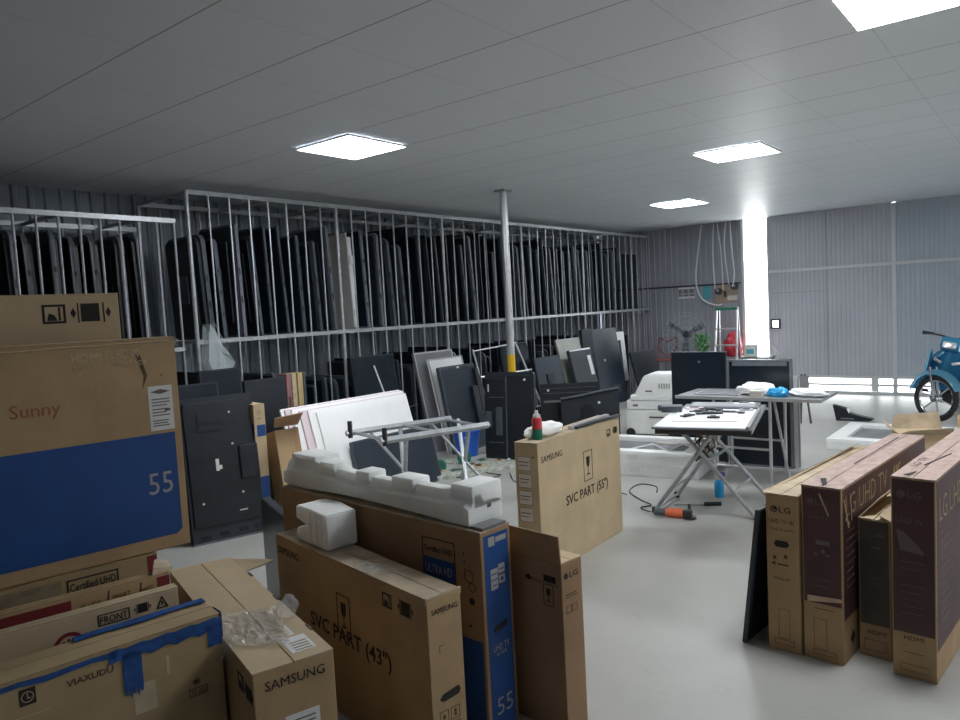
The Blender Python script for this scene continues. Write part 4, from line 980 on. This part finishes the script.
b = MB(); b.tube([(-.3, -.2, .02), (-.08, .0, .05), (.1, -.2, .03), (.2, .05, .05), (.35, -.05, .03)], .008, 6); b.build('bent_wire', 'foam', t, True)
b = MB(); b.torus((.05, .05, .05), (.1, .2, 1), .10, .012, 20, 6); b.build('coil', 'cream', t, True)
# stack
t = thing('foam_crate', 'bottom of the white foam stack, a crate with a black wheel', 'foam', (-4.16, 7.95, 0), 10)
b = MB(); b.bx(0, .66, 0, .5, .04, .34, .02); b.build('crate_body', 'foam_green', t); b = MB(); b.bx(.3, .6, -.004, .002, .24, .26); b.build('slot', 'dim_ink', t)
for u in (.07, .58):
    b = MB(); b.cyl((u, -.015, .06), (u, .03, .06), .055, seg=18); b.build('wheel', 'rubber', t, True)
t = thing('foam_slab', 'middle slab of the white foam stack', 'foam', (-4.13, 7.95, .342), 10); b = MB(); b.bx(0, .64, 0, .48, 0, .11, .012); b.build('slab_body', 'foam', t); b = MB(); b.bx(.08, .14, -.003, .002, .04, .06); b.build('slot', 'dim_ink', t)
t = thing('foam_block', 'top of the white foam stack, a sloping cap block', 'foam', (-4.04, 7.96, .454), 10)
b = MB(); b.bx(-.04, .56, 0, .46, 0, .06, .006); b.build('cap_base', 'foam', t)
b = MB(); b.prism([(.0, .06), (.56, .06), (.56, .31), (.18, .31), (.12, .29)], .03, .44); bmesh.ops.bevel(b.bm, geom=b.bm.edges[:], offset=.012, segments=2, affect='EDGES'); b.build('cap_body', 'foam', t)
for k in range(5): b = MB(); b.bx(.30+.03*k, .315+.03*k, .024, .034, .14, .20); b.build('vent_slot', 'putty', t)
mark(t, 'slot', 'dim_ink', (.14, .22, .024, .034, .10, .115))
t = foam_tray('foam_tray', 'white foam tray with grey hollow alone on the floor behind the dark red cartons', -1.93, 8.12, 0, 1.05, 1.12, .11, 0, rim=.16, depth=.045, inner='work_grey')
t = thing('plastic_bracket', 'black pointed plastic piece on the floor behind the lone foam tray', 'plastic part', (-2.24, 9.95, 0), 5)
b = MB(); b.prism([(0, 0), (.36, 0), (.42, .03), (.24, .07), (.14, .10), (.12, .15), (-.04, .20)], 0, .12); b.build('bracket_body', 'tv_black', t); b = MB(); b.bx(.05, .2, -.004, .0, .02, .04); b.build('slot', 'tv_edge', t)
t = thing('folding_stool', 'small grey folded stool standing behind the folding tables', 'stool', (-2.55, 9.70, 0), 20)
for sx in (-1, 1):
    b = MB(); b.tube([(.06*sx, -.10, 0), (.03*sx, .05, .36), (.02*sx, .10, .60)], .014, 8); b.build('leg', 'dark_metal', t, True)
    b = MB(); b.tube([(.08*sx, .14, 0), (.03*sx, .0, .34)], .012, 8); b.build('leg', 'dark_metal', t, True)
b = MB(); b.box((0, .04, .48), (.12, .05, .22), Matrix.Rotation(R(-18), 4, 'X'), .01); b.build('folded_seat', 'grey_panel', t)

# ================================================================== FOLDING TABLES
t = thing('folding_table', 'front folding work table covered with opened white screen panels', 'table', (-2.31, 4.87, 0), 13)
b = MB(); b.bx(0, .66, 0, 1.30, .685, .715, .004); b.build('table_top', 'work_grey', t)
b = MB(); b.bx(.0, .66, -.008, .0, .68, .72); b.build('table_edge', 'dark_metal', t)
inv = Matrix.Rotation(R(-13), 4, 'Z') @ Matrix.Translation((2.31, -4.87, 0))
def tl(p): return inv @ Vector(p)
for a_, b_ in (((-2.48, 5.17, .012), (-1.97, 5.16, .69)), ((-2.51, 5.66, .012), (-2.02, 5.62, .69)), ((-1.75, 5.33, .012), (-2.24, 5.12, .69)), ((-1.80, 5.84, .012), (-2.28, 5.60, .69))):
    b = MB(); b.tube([tl(a_), tl(b_)], .016, 8); b.build('leg', 'steel', t, True)
    b = MB(); q = tl(a_); b.cyl(q-Vector((0, 0, .012)), q+Vector((0, 0, .03)), .021); b.build('rubber_foot', 'rubber', t, True)
for s in (.03, .28, .62):
    b = MB(); b.tube([tl(Vector((-2.48, 5.17, .012)).lerp(Vector((-1.97, 5.16, .69)), s)), tl(Vector((-2.51, 5.66, .012)).lerp(Vector((-2.02, 5.62, .69)), s))], .011, 6); b.build('cross_tube', 'steel', t)
    b = MB(); b.tube([tl(Vector((-1.75, 5.33, .012)).lerp(Vector((-2.24, 5.12, .69)), s)), tl(Vector((-1.80, 5.84, .012)).lerp(Vector((-2.28, 5.60, .69)), s))], .011, 6); b.build('cross_tube', 'steel', t)
def on_table(name, label, cat, x, y, z, a=13): return thing(name, label, cat, (-2.31+math.cos(R(13))*x-math.sin(R(13))*y, 4.87+math.sin(R(13))*x+math.cos(R(13))*y, z), a)
t = on_table('screen_panel', 'large white screen panel lying face up on the front folding table', 'screen panel', -.02, -.03, .7175)
b = MB(); b.bx(0, .67, 0, .92, 0, .014, .003); b.build('panel_body', 'tv_edge', t); b = MB(); b.bx(.01, .64, .012, .90, .014, .019); b.build('white_face', 'white_sheet', t)
b = MB(); b.bx(.645, .67, 0, .92, .012, .03, .002); b.build('raised_rim', 'grey_panel', t)
t = on_table('screen_panel', 'smaller white sheet lying over the large white screen panel', 'screen panel', .08, .20, .738, 18)
b = MB(); b.bx(0, .46, 0, .42, 0, .006, .001); b.build('panel_body', 'white_sheet', t)
for k, (x, y, a, l_) in enumerate(((.30, .55, 20, .20), (.44, .66, -5, .22), (.20, .70, 40, .14), (.16, .42, 60, .12), (.36, .36, 5, .09))):
    t = on_table('circuit_strip', ['long black circuit strip across the white panel', 'black circuit strip near the far rim of the white panel', 'short black circuit strip slanting on the white panel', 'small black circuit piece near the left of the white panel', 'smallest black circuit piece in the middle of the white panel'][k], 'electronics', x, y, .738 if y > .64 or x < .1 else .747, 13+a)
    b = MB(); b.bx(-l_/2, l_/2, -.025, .025, 0, .010, .002); b.build('strip_board', 'tv_black', t); b = MB(); b.bx(-l_/4, l_/5, -.012, .012, .01, .018, .001); b.build('strip_chip', 'tv_edge', t)
for k, (x, y, a, w_, d_, m_, lab) in enumerate(((.50, 1.12, 10, .16, .08, 'white_sheet', 'small white sheet piece at the far end of the front table'), (.28, .80, -20, .18, .05, 'tv_black', 'black bar lying before the grey frame on the front table'), (.55, .80, 15, .10, .06, 'silver', 'small silver bracket on the right rim of the front table'), (.14, .86, 5, .14, .09, 'foam_pink', 'pale pinkish piece beside the black lens unit'))):
    t = on_table('loose_part', lab, 'electronics', x, y, .7425 if y > 1 else .738, 13+a); b = MB(); b.bx(-w_/2, w_/2, -d_/2, d_/2, 0, .012, .002); b.build('part_plate', m_, t); b = MB(); b.bx(-w_/4, w_/4, -d_/4, d_/4, .012, .02, .001); b.build('part_chip', 'tv_edge', t)
t = on_table('lens_unit', 'black boxy unit with a clear lens at the left of the front table', 'electronics', .01, .70, .738, 20)
b = MB(); b.bx(-.10, .06, -.07, .07, 0, .05, .01); b.build('unit_case', 'tv_edge_dark', t); b = MB(); b.cyl((-.10, 0, .03), (-.125, -.01, .03), .024, seg=16); b.build('lens', 'glass_dome', t, True)
t = on_table('grey_frame', 'grey flat screen frame lying at the far end of the front table', 'screen panel', .06, .97, .7175, 13)
b = MB(); b.bx(0, .56, 0, .30, 0, .02, .003); b.build('frame_body', 'grey_panel', t); b = MB(); b.bx(.03, .53, .03, .27, .02, .024); b.build('frame_face', 'silver', t)
t = thing('cable_bundle', 'bundle of white plugs and dark wires hanging under the front folding table', 'cable bundle', (-2.13, 5.38, .50))
for k in range(14):
    a = random.uniform(0, 6.28); r_ = random.uniform(.02, .09); b = MB(); p0 = Vector((r_*math.cos(a), r_*math.sin(a)*1.3, random.uniform(-.04, .10)))
    if k % 2: b.box(p0, (.035, .03, .05), Matrix.Rotation(a, 4, 'X'), .004); b.build('plug', 'cream', t)
    else: b.tube([p0, p0+Vector((random.uniform(-.08, .08), random.uniform(-.08, .08), -.05)), p0+Vector((random.uniform(-.1, .1), 0, .06)), (0, 0, .18)], .006, 6); b.build('dark_wire', 'brown_ink' if k % 4 else 'cable_black', t, True)

t = thing('folding_table', 'rear folding table with a dark top behind the white screen panels', 'table', (-2.80, 6.36, 0), 1)
b = MB(); b.bx(0, 1.26, 0, .56, .735, .755, .003); b.build('table_top', 'work_grey', t); b = MB(); b.bx(0, 1.26, -.012, 0, .73, .758); b.build('table_edge', 'alu', t)
for x in (.34, .83):
    for y in (.04, .50):
        b = MB(); b.cyl((x, y, 0), (x, y, .735), .014); b.build('leg', 'alu', t, True)
b = MB(); b.tube([(.86, .06, .735), (.98, .06, .01)], .012, 8); b.build('leg', 'steel', t, True)
for z, y in ((.30, .04), (.13, .04), (.30, .50), (.66, .04)): b = MB(); b.cyl((.34, y, z), (.83, y, z), .011); b.build('cross_tube', 'alu', t, True)
def blob(name, label, cat, loc, dims, m, part, rz=0, seed=0, flat=True):
    t = thing(name, label, cat, loc, rz); b = MB(); bmesh.ops.create_icosphere(b.bm, subdivisions=4, radius=1)
    for v in b.bm.verts:
        o = Vector((seed*7.3, seed, 0)); k = 1+.25*noise.noise(v.co*2.1+o)+.10*noise.noise(v.co*6+o)
        v.co = Vector((v.co.x*dims[0]*k, v.co.y*dims[1]*k, max(0, (v.co.z+.6)*dims[2]*.62*k)))
    b.build(part, m, t, True, 60); return t
blob('plastic_sack', 'white puffy plastic sack on the rear folding table', 'bag', (-2.14, 6.62, .757), (.17, .12, .10), 'foam', 'sack_body', 5, 1)
t = blob('plastic_sack', 'flatter white sack at the right end of the rear folding table', 'bag', (-1.70, 6.60, .757), (.17, .09, .065), 'white_sheet', 'sack_body', -14, 2)
blob('blue_cloth', 'crumpled blue cloth lying between the two white sacks', 'cloth', (-1.93, 6.52, .757), (.085, .06, .075), 'bottle_blue', 'cloth_body', 0, 3)
t = thing('cream_box', 'small cream box on the edge of the rear folding table', 'box', (-2.08, 6.40, .757), 3); b = MB(); b.bx(-.05, .06, -.03, .05, 0, .06, .006); b.build('box_body', 'cream', t); b = MB(); b.bx(-.051, .061, -.031, .051, .04, .044); b.build('lid_seam', 'card_edge', t)
t = thing('screen_panel', 'thin pale frame lying on the left of the rear folding table', 'screen panel', (-2.66, 6.44, .757), 2); b = MB(); b.bx(0, .42, 0, .40, 0, .012, .002); b.build('frame_body', 'silver', t); b = MB(); b.bx(.03, .39, .03, .37, .012, .016); b.build('frame_face', 'grey_panel', t)
# monitors
t = lean_panel('television', 'dark flat television standing upright left of the wider-looking one by the tables', 'television', -3.17, 7.10, 0, .57, .90, 1, .04, 'tv_black', 'screen', z=.0, r=.006)
t.location.z = .2
t.location.z = 0.0
for c in kids(t): bpy.data.objects.remove(c)
b = MB(); b.bx(0, .57, 0, .04, 0, 1.10, .004); b.build('back_cover', 'tv_black', t); b = MB(); b.bx(.01, .56, -.004, 0, .01, 1.09); b.build('screen', 'screen', t); dots(t, 'round_logo', 'tv_edge', ((.30, 1.0),), .012)
t = lean_panel('television', 'dark glossy television standing behind the rear folding table', 'television', -2.555, 7.03, 3, .59, 1.03, 0, .05, 'tv_black', 'screen', r=.006, rim='tv_edge')
dots(t, 'pale_screw', 'cream', ((.06, .66),), .012); mark(t, 'top_film', 'tv_edge', (.05, .55, -.008, -.004, .97, 1.01))
t = lean_panel('sheet', 'thin white board edge behind the glossy television', 'sheet', -2.30, 7.13, 3, .375, .86, 0, .02, 'white_sheet', None); mark(t, 'edge_band', 'silver', (.36, .376, -.002, .022, 0, .86))

# ================================================================== TOOLS ON THE FLOOR
t = thing('angle_grinder', 'orange and black angle grinder lying on the floor by the table foot', 'power tool', (-2.44, 5.075, .036), 12)
b = MB(); b.lathe([(.0, 0), (.022, .002), (.026, .03), (.028, .09)], mtx=Matrix.Rotation(R(90), 4, 'Y')); b.build('rear_grip', 'tv_edge_dark', t, True)
b = MB(); b.lathe([(.028, .09), (.034, .10), (.036, .16), (.036, .21), (.030, .22)], mtx=Matrix.Rotation(R(90), 4, 'Y')); b.build('motor_housing', 'orange', t, True)
b = MB(); b.box((.25, 0, .004), (.07, .055, .05), None, .01); b.build('gear_head', 'dark_metal', t); b = MB(); b.cyl((.265, 0, -.02), (.265, 0, -.032), .05, seg=24); b.build('disc_guard', 'dark_metal', t, True)
b = MB(); b.tube([(.25, .02, .01), (.25, .08, .02), (.24, .13, .03)], .012, 8); b.build('side_handle', 'rubber', t, True)
t = thing('wire_brush', 'thin tool with a black handle on the floor under the front table', 'tool', (-2.42, 5.40, .012), 28)
b = MB(); b.cyl((0, 0, 0), (.24, 0, 0), .007); b.build('tool_shaft', 'alu', t, True); b = MB(); b.cyl((.23, 0, .004), (.36, 0, .006), .016); b.build('tool_handle', 'rubber', t, True)
t = thing('spray_bottle', 'small bottle of bright blue liquid on the floor under the table', 'bottle', (-2.21, 5.82, 0))
b = MB(); b.lathe([(.034, 0), (.038, .01), (.038, .11), (.030, .13), (.014, .145)]); b.build('bottle_body', 'bottle_blue', t, True); b = MB(); b.lathe([(.014, .145), (.016, .15), (.016, .175)]); b.build('bottle_neck', 'white_label', t, True)
b = MB(); b.bx(-.015, .05, -.012, .012, .175, .21, .004); b.build('spray_head', 'purple', t)

# ================================================================== HANGING BAG ON THE RACK
t = thing('plastic_bag', 'clear plastic bag hanging from the left end post of the long rack', 'bag', (-5.955, 3.58, 1.31))
b = MB(); S = [(-.01, .33), (.03, .28), (.10, .15), (.17, .04), (.22, -.03), (.10, -.20), (.0, -.12), (-.05, .0), (-.03, .2)]
G = []
for j, sy in enumerate((-.05, .0, .05)):
    G.append([b.bm.verts.new((sy*(.2+1-abs(z-.36)*0+0)*(0.1 if z > .33 else 1)+.02*noise.noise(Vector((y*9, z*9, j))), y, z)) for y, z in S])
cen = [b.bm.verts.new((.06, .06, .08)), b.bm.verts.new((-.05, .06, .08))]
n = len(S)
for i in range(n):
    b.bm.faces.new((G[2][i], G[2][(i+1) % n], cen[0])); b.bm.faces.new((G[0][(i+1) % n], G[0][i], cen[1]))
    for j in (0, 1): b.bm.faces.new((G[j][i], G[j][(i+1) % n], G[j+1][(i+1) % n], G[j+1][i]))
b.build('bag_film', 'film_bag', t)
for k in range(3): b = MB(); b.tube([(.05, .0+.02*k, .34), (.07, .03+.05*k, .12), (.06, .04+.06*k, -.06+.02*k)], .003, 5); b.build('bag_fold', 'film', t)

# ================================================================== BACK WALL ITEMS
WY = 12.598
t = thing('louvre_plate', 'pale slatted plate on the back wall left of the cyan card', 'wall plate', (-5.42, WY, 1.64)); mark(t, 'pale_slat', 'white_label', (0, .30, 0, .02, .165, .20), (0, .30, 0, .02, .0, .035)); b = MB(); b.bx(0, .30, .01, .02, .035, .165); b.build('plate_back', 'grey_panel', t); b = MB(); b.bx(.02, .28, .0, .012, .07, .09); b.build('thin_slat', 'silver', t)
t = thing('cyan_card', 'cyan card fixed to the back wall under the pale hanging cable', 'card', (-4.97, WY, 1.61)); b = MB(); b.bx(0, .14, 0, .01, 0, .24); b.build('card_sheet', 'cyan_card', t)
t = thing('meter_board', 'beige electric meter board on the back wall left of the bright opening', 'meter board', (-4.76, WY, 1.53)); b = MB(); b.bx(0, .40, 0, .03, 0, .32, .004); b.build('board_plate', 'board_beige', t)
for x, z in ((.08, .20), (.36, .27)):
    b = MB(); b.cyl((x, .0, z), (x, -.08, z), .060, .052, 20); b.build('meter_dome', 'glass_dome', t, True); b = MB(); b.cyl((x, -.07, z+.02), (x, -.085, z+.02), .022, seg=14); b.build('meter_dial', 'silver', t, True)
b = MB(); b.bx(.24, .32, -.05, 0, .04, .12, .004); b.build('breaker_box', 'cream', t); b = MB(); b.bx(.325, .40, -.05, 0, .04, .12, .004); b.build('breaker_box', 'cream', t)
b = MB(); b.bx(.17, .21, -.04, 0, .10, .20, .004); b.build('fuse_holder', 'brown_ink', t)
for k, pts in enumerate((((-4.92, 12.50, 2.90), (-5.02, 12.50, 2.3), (-5.05, 12.5, 1.9), (-4.95, 12.5, 1.62), (-4.72, 12.5, 1.50), (-4.60, 12.52, 1.51)), ((-4.72, 12.53, 2.91), (-4.74, 12.52, 2.4), (-4.72, 12.52, 1.78)), ((-4.66, 12.53, 2.91), (-4.60, 12.52, 2.4), (-4.58, 12.52, 1.75)), ((-4.50, 12.53, 2.91), (-4.54, 12.52, 2.5), (-4.48, 12.52, 1.85)), ((-4.44, 12.53, 2.91), (-4.40, 12.52, 2.3), (-4.38, 12.52, 2.0), (-4.42, 12.52, 1.80)))):
    cable(['thick pale cable bowing down the back wall in front of the cyan card', 'straight pale cable dropping to the left electric meter', 'pale cable second from the left above the meter board', 'pale cable dropping to the middle of the meter board', 'pale cable nearest the bright opening above the meters'][k], pts, 'cable_grey', .014 if k == 0 else .010)
# ladder
t = thing('step_ladder', 'aluminium step ladder with green top beside the bright opening', 'ladder', (-4.24, 11.75, 0), 3)
b = MB(); b.bx(-.17, .17, -.06, .06, 1.42, 1.46, .006); b.build('top_step', 'green_plastic', t)
for s in (-1, 1):
    b = MB(); b.tube([(.16*s, -.05, 1.42), (.19*s, -.26, 0)], .018, 6); b.build('side_rail', 'alu', t); b = MB(); b.tube([(.15*s, .05, 1.42), (.18*s, .12, 0)], .012, 6); b.build('rear_rail', 'alu', t)
for z in (.28, .58, .86, 1.12): b = MB(); q = 1-z/1.4; b.bx(-.16-.02*q, .16+.02*q, -.09-.2*q, -.03-.2*q, z-.012, z+.012); b.build('step', 'alu', t)
t = thing('side_table', 'low grey table behind the step ladder holding red bag and white containers', 'table', (-4.15, 12.2, 0)); b = MB(); b.bx(-.45, .45, -.18, .22, .60, .63); b.build('table_top', 'grey_panel', t)
for x in (-.42, .42):
    for y in (-.15, .19): b = MB(); b.bx(x-.02, x+.02, y-.02, y+.02, 0, .60); b.build('leg', 'dark_metal', t)
blob('red_bag', 'crumpled red plastic bag seen through the rungs of the ladder', 'bag', (-4.34, 12.25, .632), (.15, .10, .38), 'red_bag', 'bag_body', 0, 5)
t = thing('white_container', 'white container with a label below the red bag', 'container', (-3.99, 12.10, .632)); b = MB(); b.bx(-.09, .09, -.06, .06, 0, .20, .015); b.build('container_body', 'white_label', t); b = MB(); b.bx(-.06, .06, -.064, -.058, .05, .13); b.build('label', 'cyan_card', t)
# plant
t = thing('potted_plant', 'bright green leafy plant in a dark pot left of the step ladder', 'plant', (-4.72, 11.86, 0))
b = MB(); b.lathe([(.10, 0), (.12, .62), (.13, .63), (.13, .68), (.10, .68)], seg=20); b.build('plant_pot', 'pot', t, True)
b = MB()
for k in range(60):
    a = random.uniform(0, 6.28); l_ = random.uniform(.12, .27); up_ = random.uniform(.10, .36); pts = []
    for i in range(5):
        u = i/4; pts.append(Vector((math.cos(a)*l_*u, math.sin(a)*l_*u*.8, .68+up_*math.sin(u*2.2)+.03*u)))
    sd = Vector((-math.sin(a), math.cos(a), 0))
    for i in range(4):
        w0, w1 = .020*math.sin(math.pi*(i/4*.9+.08)), .020*math.sin(math.pi*((i+1)/4*.9+.08)); b.quadslab([pts[i]-sd*w0, pts[i]+sd*w0, pts[i+1]+sd*w1, pts[i+1]-sd*w1], .002)
tag(b.build('foliage', 'leaf', t), kind='stuff')
# fan
t = thing('standing_fan', 'large grey standing fan with a wire cage near the back wall', 'fan', (-4.86, 11.55, 0), 12)
b = MB(); b.cyl((0, 0, 0), (0, 0, .03), .22, seg=24); b.build('fan_base', 'dark_metal', t, True); b = MB(); b.cyl((0, .06, .03), (0, .06, 1.0), .02); b.build('fan_pole', 'dark_metal', t, True)
b = MB(); b.cyl((0, .16, 1.05), (0, .02, 1.05), .07, seg=18); b.build('fan_motor', 'dark_metal', t, True)
for k in range(3):
    a = R(150+k*120); u = Vector((math.cos(a), 0, math.sin(a))); v = Vector((-math.sin(a), 0, math.cos(a))); c = Vector((0, -.02, 1.05)); b = MB()
    b.quadslab([c+u*.04-v*.03, c+u*.31-v*.075+Vector((0, -.03, 0)), c+u*.33+v*.02, c+u*.04+v*.03], .006); b.build('fan_blade', 'tv_edge_dark', t)
b = MB()
for r_ in (.12, .22, .30, .36): b.torus((0, -.06, 1.05), (0, 1, 0), r_, .0035, 32, 5)
for k in range(24): a = k*math.pi/12; b.tube([(math.cos(a)*.06, -.09, 1.05+math.sin(a)*.06), (math.cos(a)*.36, -.055, 1.05+math.sin(a)*.36), (math.cos(a)*.30, .07, 1.05+math.sin(a)*.30)], .0022, 4)
b.build('fan_cage', 'steel_thin', t)
# red chair
t = thing('red_chair', 'red tube-frame chair with grey legs at the far end of the rack', 'chair', (-5.36, 11.90, 0), 20)
for s in (-1, 1):
    b = MB(); b.tube([(.16*s, -.15, 0), (.15*s, -.12, .55), (.17*s, .05, .62), (.14*s, .16, .98)], .016, 8); b.build('side_frame', 'red_paint', t, True)
    b = MB(); b.tube([(.17*s, .16, 0), (.15*s, .10, .58)], .014, 8); b.build('leg', 'steel', t, True)
    b = MB(); b.tube([(.10*s, -.16, 0), (.10*s, -.16, .56)], .012, 8); b.build('leg', 'steel', t, True)
b = MB(); b.box((0, -.02, .60), (.32, .28, .05), None, .02); b.build('seat', 'red_paint', t); b = MB(); b.tube([(-.14, .16, .98), (0, .20, .90), (.14, .16, .98)], .016, 8); b.build('back_rail', 'red_paint', t, True)
b = MB(); b.torus((0, .12, .80), (0, 1, -.3), .13, .013, 20, 6, 180, 360); b.build('back_hoop', 'red_paint', t, True)

# ================================================================== MOTORBIKE
t = thing('motorbike', 'blue motorbike parked facing the camera in front of the gate', 'motorbike', (-1.25, 10.28, 0), -97)
t.rotation_euler = (R(-11), 0, R(-97))
# local +x = forwards of the bike; steering turns the front wheel
def wheel(parent, c, ax, r_=.285, tw=.035):
    b = MB(); b.torus(c, ax, r_-tw, tw, 40, 10); tyre = b.build('tyre', 'rubber', parent, True)
    b = MB(); b.torus(c, ax, r_-2*tw+.004, .012, 40, 6); b.build('wheel_rim', 'chrome', tyre, True)
    q = Vector(ax).to_track_quat('Z', 'Y').to_matrix()
    for k in range(6):
        a = k*math.pi/3; b = MB(); b.tube([Vector(c)+q @ Vector((.03*math.cos(a), .03*math.sin(a), 0)), Vector(c)+q @ Vector(((r_-2*tw)*math.cos(a+.15), (r_-2*tw)*math.sin(a+.15), 0))], .010, 6); b.build('spoke', 'chrome', tyre, True)
    b = MB(); b.cyl(Vector(c)-q @ Vector((0, 0, .05)), Vector(c)+q @ Vector((0, 0, .05)), .045, seg=18); b.build('hub', 'chrome', tyre, True)
    return tyre
st = R(66); fx, fy = math.cos(st), math.sin(st); ax = (-fy, fx, 0)
C0 = Vector((0, 0, .285)); A = Vector(ax); Fw = Vector((fx, fy, 0))
wheel(t, C0, ax)
b = MB(); b.cyl(C0+A*.05, C0+A*.055-Fw*.12+Vector((0, 0, .36)), .016); b.build('fork_tube', 'chrome', t, True)
b = MB(); b.cyl(C0-A*.05, C0-A*.055-Fw*.12+Vector((0, 0, .36)), .016); b.build('fork_tube', 'chrome', t, True)
def shell_arc(C, Fv, Av, r0, r1, a0, a1, wd, m, name, parent, n=12):
    b = MB(); P = []
    for i in range(n+1):
        a = R(a0+(a1-a0)*i/n); rr = r0+(r1-r0)*i/n; w_ = wd*(.5+.5*math.sin(math.pi*(.15+.7*i/n)))
        base = C+Fv*math.cos(a)*rr+Vector((0, 0, math.sin(a)*rr)); rad = (base-C).normalized()
        P.append([base-Av*w_-rad*.05, base-Av*w_*.6, base+rad*.012, base+Av*w_*.6, base+Av*w_-rad*.05])
    V = [[b.bm.verts.new(p) for p in row] for row in P]
    for i in range(n):
        for k in range(4): b.bm.faces.new((V[i][k], V[i][k+1], V[i+1][k+1], V[i+1][k]))
    bmesh.ops.solidify(b.bm, geom=b.bm.faces[:], thickness=.008); return b.build(name, m, parent, True, 60)
shell_arc(C0, Fw, A, .335, .35, 30, 175, .075, 'bike_light', 'front_mudguard', t)
hx = Vector((-.16, 0, 0))
# leg shield: curved front panel
b = MB(); V = []
for j in range(9):
    z = .38+.50*j/8; wd = .10+.17*math.sin(math.pi*min(1, (j+1.5)/9)); row = []
    for i in range(9):
        u = i/8*2-1; row.append(b.bm.verts.new((-.12-.20*(u*u)-.10*(1-j/8)*0-.06*j/8, u*wd, z+.03*u*u)))
    V.append(row)
for j in range(8):
    for i in range(8): b.bm.faces.new((V[j][i], V[j][i+1], V[j+1][i+1], V[j+1][i]))
bmesh.ops.solidify(b.bm, geom=b.bm.faces[:], thickness=.012); b.build('leg_shield', 'bike_blue', t, True, 60)
for s in (-1, 1):
    b = MB(); b.prism([(-.10, .50), (-.24, .42), (-.40, .40), (-.36, .62), (-.22, .84), (-.14, .80)], .20*s-.01, .20*s+.01); b.build('side_fairing', 'bike_light', t)
    b = MB(); b.box((-.145, .10*s, .72), (.02, .10, .035), Matrix.Rotation(R(20*s), 4, 'X'), .006); b.build('indicator', 'chrome', t)
b = MB(); b.box((-.20, 0, .93), (.20, .22, .17), Matrix.Rotation(R(-15), 4, 'Y'), .05); b.build('handlebar_cowl', 'bike_blue', t, True)
b = MB(); b.box((-.10, 0, .93), (.03, .15, .09), Matrix.Rotation(R(-15), 4, 'Y'), .012); b.build('headlight', 'chrome', t, True)
ha = R(30); Hd = Vector((-math.sin(ha), math.cos(ha), 0)); Hc = Vector((-.24, 0, 1.0))
for s in (-1, 1):
    b = MB(); b.tube([Hc, Hc+Hd*.16*s+Vector((0, 0, .03)), Hc+Hd*.24*s+Vector((-.02, 0, .035))], .012, 8); b.build('handlebar', 'dark_metal', t, True)
    b = MB(); b.cyl(Hc+Hd*.23*s+Vector((-.02, 0, .035)), Hc+Hd*.36*s+Vector((-.04, 0, .04)), .019); b.build('grip', 'rubber', t, True)
    b = MB(); b.tube([Hc+Hd*.22*s+Vector((.03, 0, .03)), Hc+Hd*.35*s+Vector((.04, 0, .02))], .006, 6); b.build('brake_lever', 'chrome', t, True)
b = MB()
b.prism([(-.24, .50), (-.45, .36), (-.80, .34), (-1.10, .50), (-1.62, .66), (-1.66, .74), (-1.1, .76), (-.70, .62), (-.44, .52), (-.30, .72)], -.10, .10)
bmesh.ops.bevel(b.bm, geom=b.bm.edges[:], offset=.02, segments=2, affect='EDGES'); b.build('main_body', 'bike_blue', t, True)
b = MB(); b.box((-1.10, 0, .80), (.72, .24, .09), Matrix.Rotation(R(3), 4, 'Y'), .04); b.build('seat', 'rubber', t, True)
b = MB(); b.bx(-.80, -.45, -.14, .14, .16, .36, .04); b.build('engine', 'dark_metal', t, True)
b = MB(); b.cyl((-.62, -.27, .24), (-.62, .27, .24), .012); b.build('foot_rest_bar', 'chrome', t, True)
for s in (-1, 1): b = MB(); b.cyl((-.62, .24*s, .25), (-.62, .34*s, .25), .022); b.build('foot_rest', 'rubber', t, True)
b = MB(); b.cyl((-.7, -.16, .22), (-1.45, -.18, .30), .045, .055, 16); b.build('exhaust', 'chrome', t, True)
wheel(t, (-1.22, 0, .285), (0, 1, 0)); shell_arc(Vector((-1.22, 0, .285)), Vector((1, 0, 0)), Vector((0, 1, 0)), .34, .35, 60, 170, .08, 'tv_black', 'rear_mudguard', t)
b = MB(); b.torus((-.34, 0, .86), (.4, 1, 0), .11, .012, 20, 6, 20, 200); b.build('bag_hook', 'rubber', t, True)

# ================================================================== CAMERA, WORLD, LOOK
cam = bpy.data.cameras.new('camera'); co = bpy.data.objects.new('camera', cam); col.objects.link(co)
cam.sensor_width = 36; cam.lens = 730*36/960; cam.clip_start = .05; cam.clip_end = 200
yaw, pitch, roll = R(38.7), R(4.01), R(-3.017)
fw = Vector((-math.sin(yaw)*math.cos(pitch), math.cos(yaw)*math.cos(pitch), -math.sin(pitch)))
rt = Vector((math.cos(yaw), math.sin(yaw), 0)); up = rt.cross(fw)
rt, up = rt*math.cos(roll)+up*math.sin(roll), up*math.cos(roll)-rt*math.sin(roll)
mw = Matrix.Identity(4)
for i in range(3): mw[i][0] = rt[i]; mw[i][1] = up[i]; mw[i][2] = -fw[i]
mw[0][3], mw[1][3], mw[2][3] = 0, 0, 1.65
co.matrix_world = mw; scn.camera = co

w = bpy.data.worlds.new('overcast_sky'); scn.world = w; w.use_nodes = True
bg = w.node_tree.nodes['Background']; bg.inputs[0].default_value = (.93, .97, 1, 1); bg.inputs[1].default_value = 4.5
scn.view_settings.view_transform = 'Standard'; scn.view_settings.look = 'None'; scn.view_settings.exposure = 1.36; scn.view_settings.gamma = 1
scn.view_settings.use_curve_mapping = False
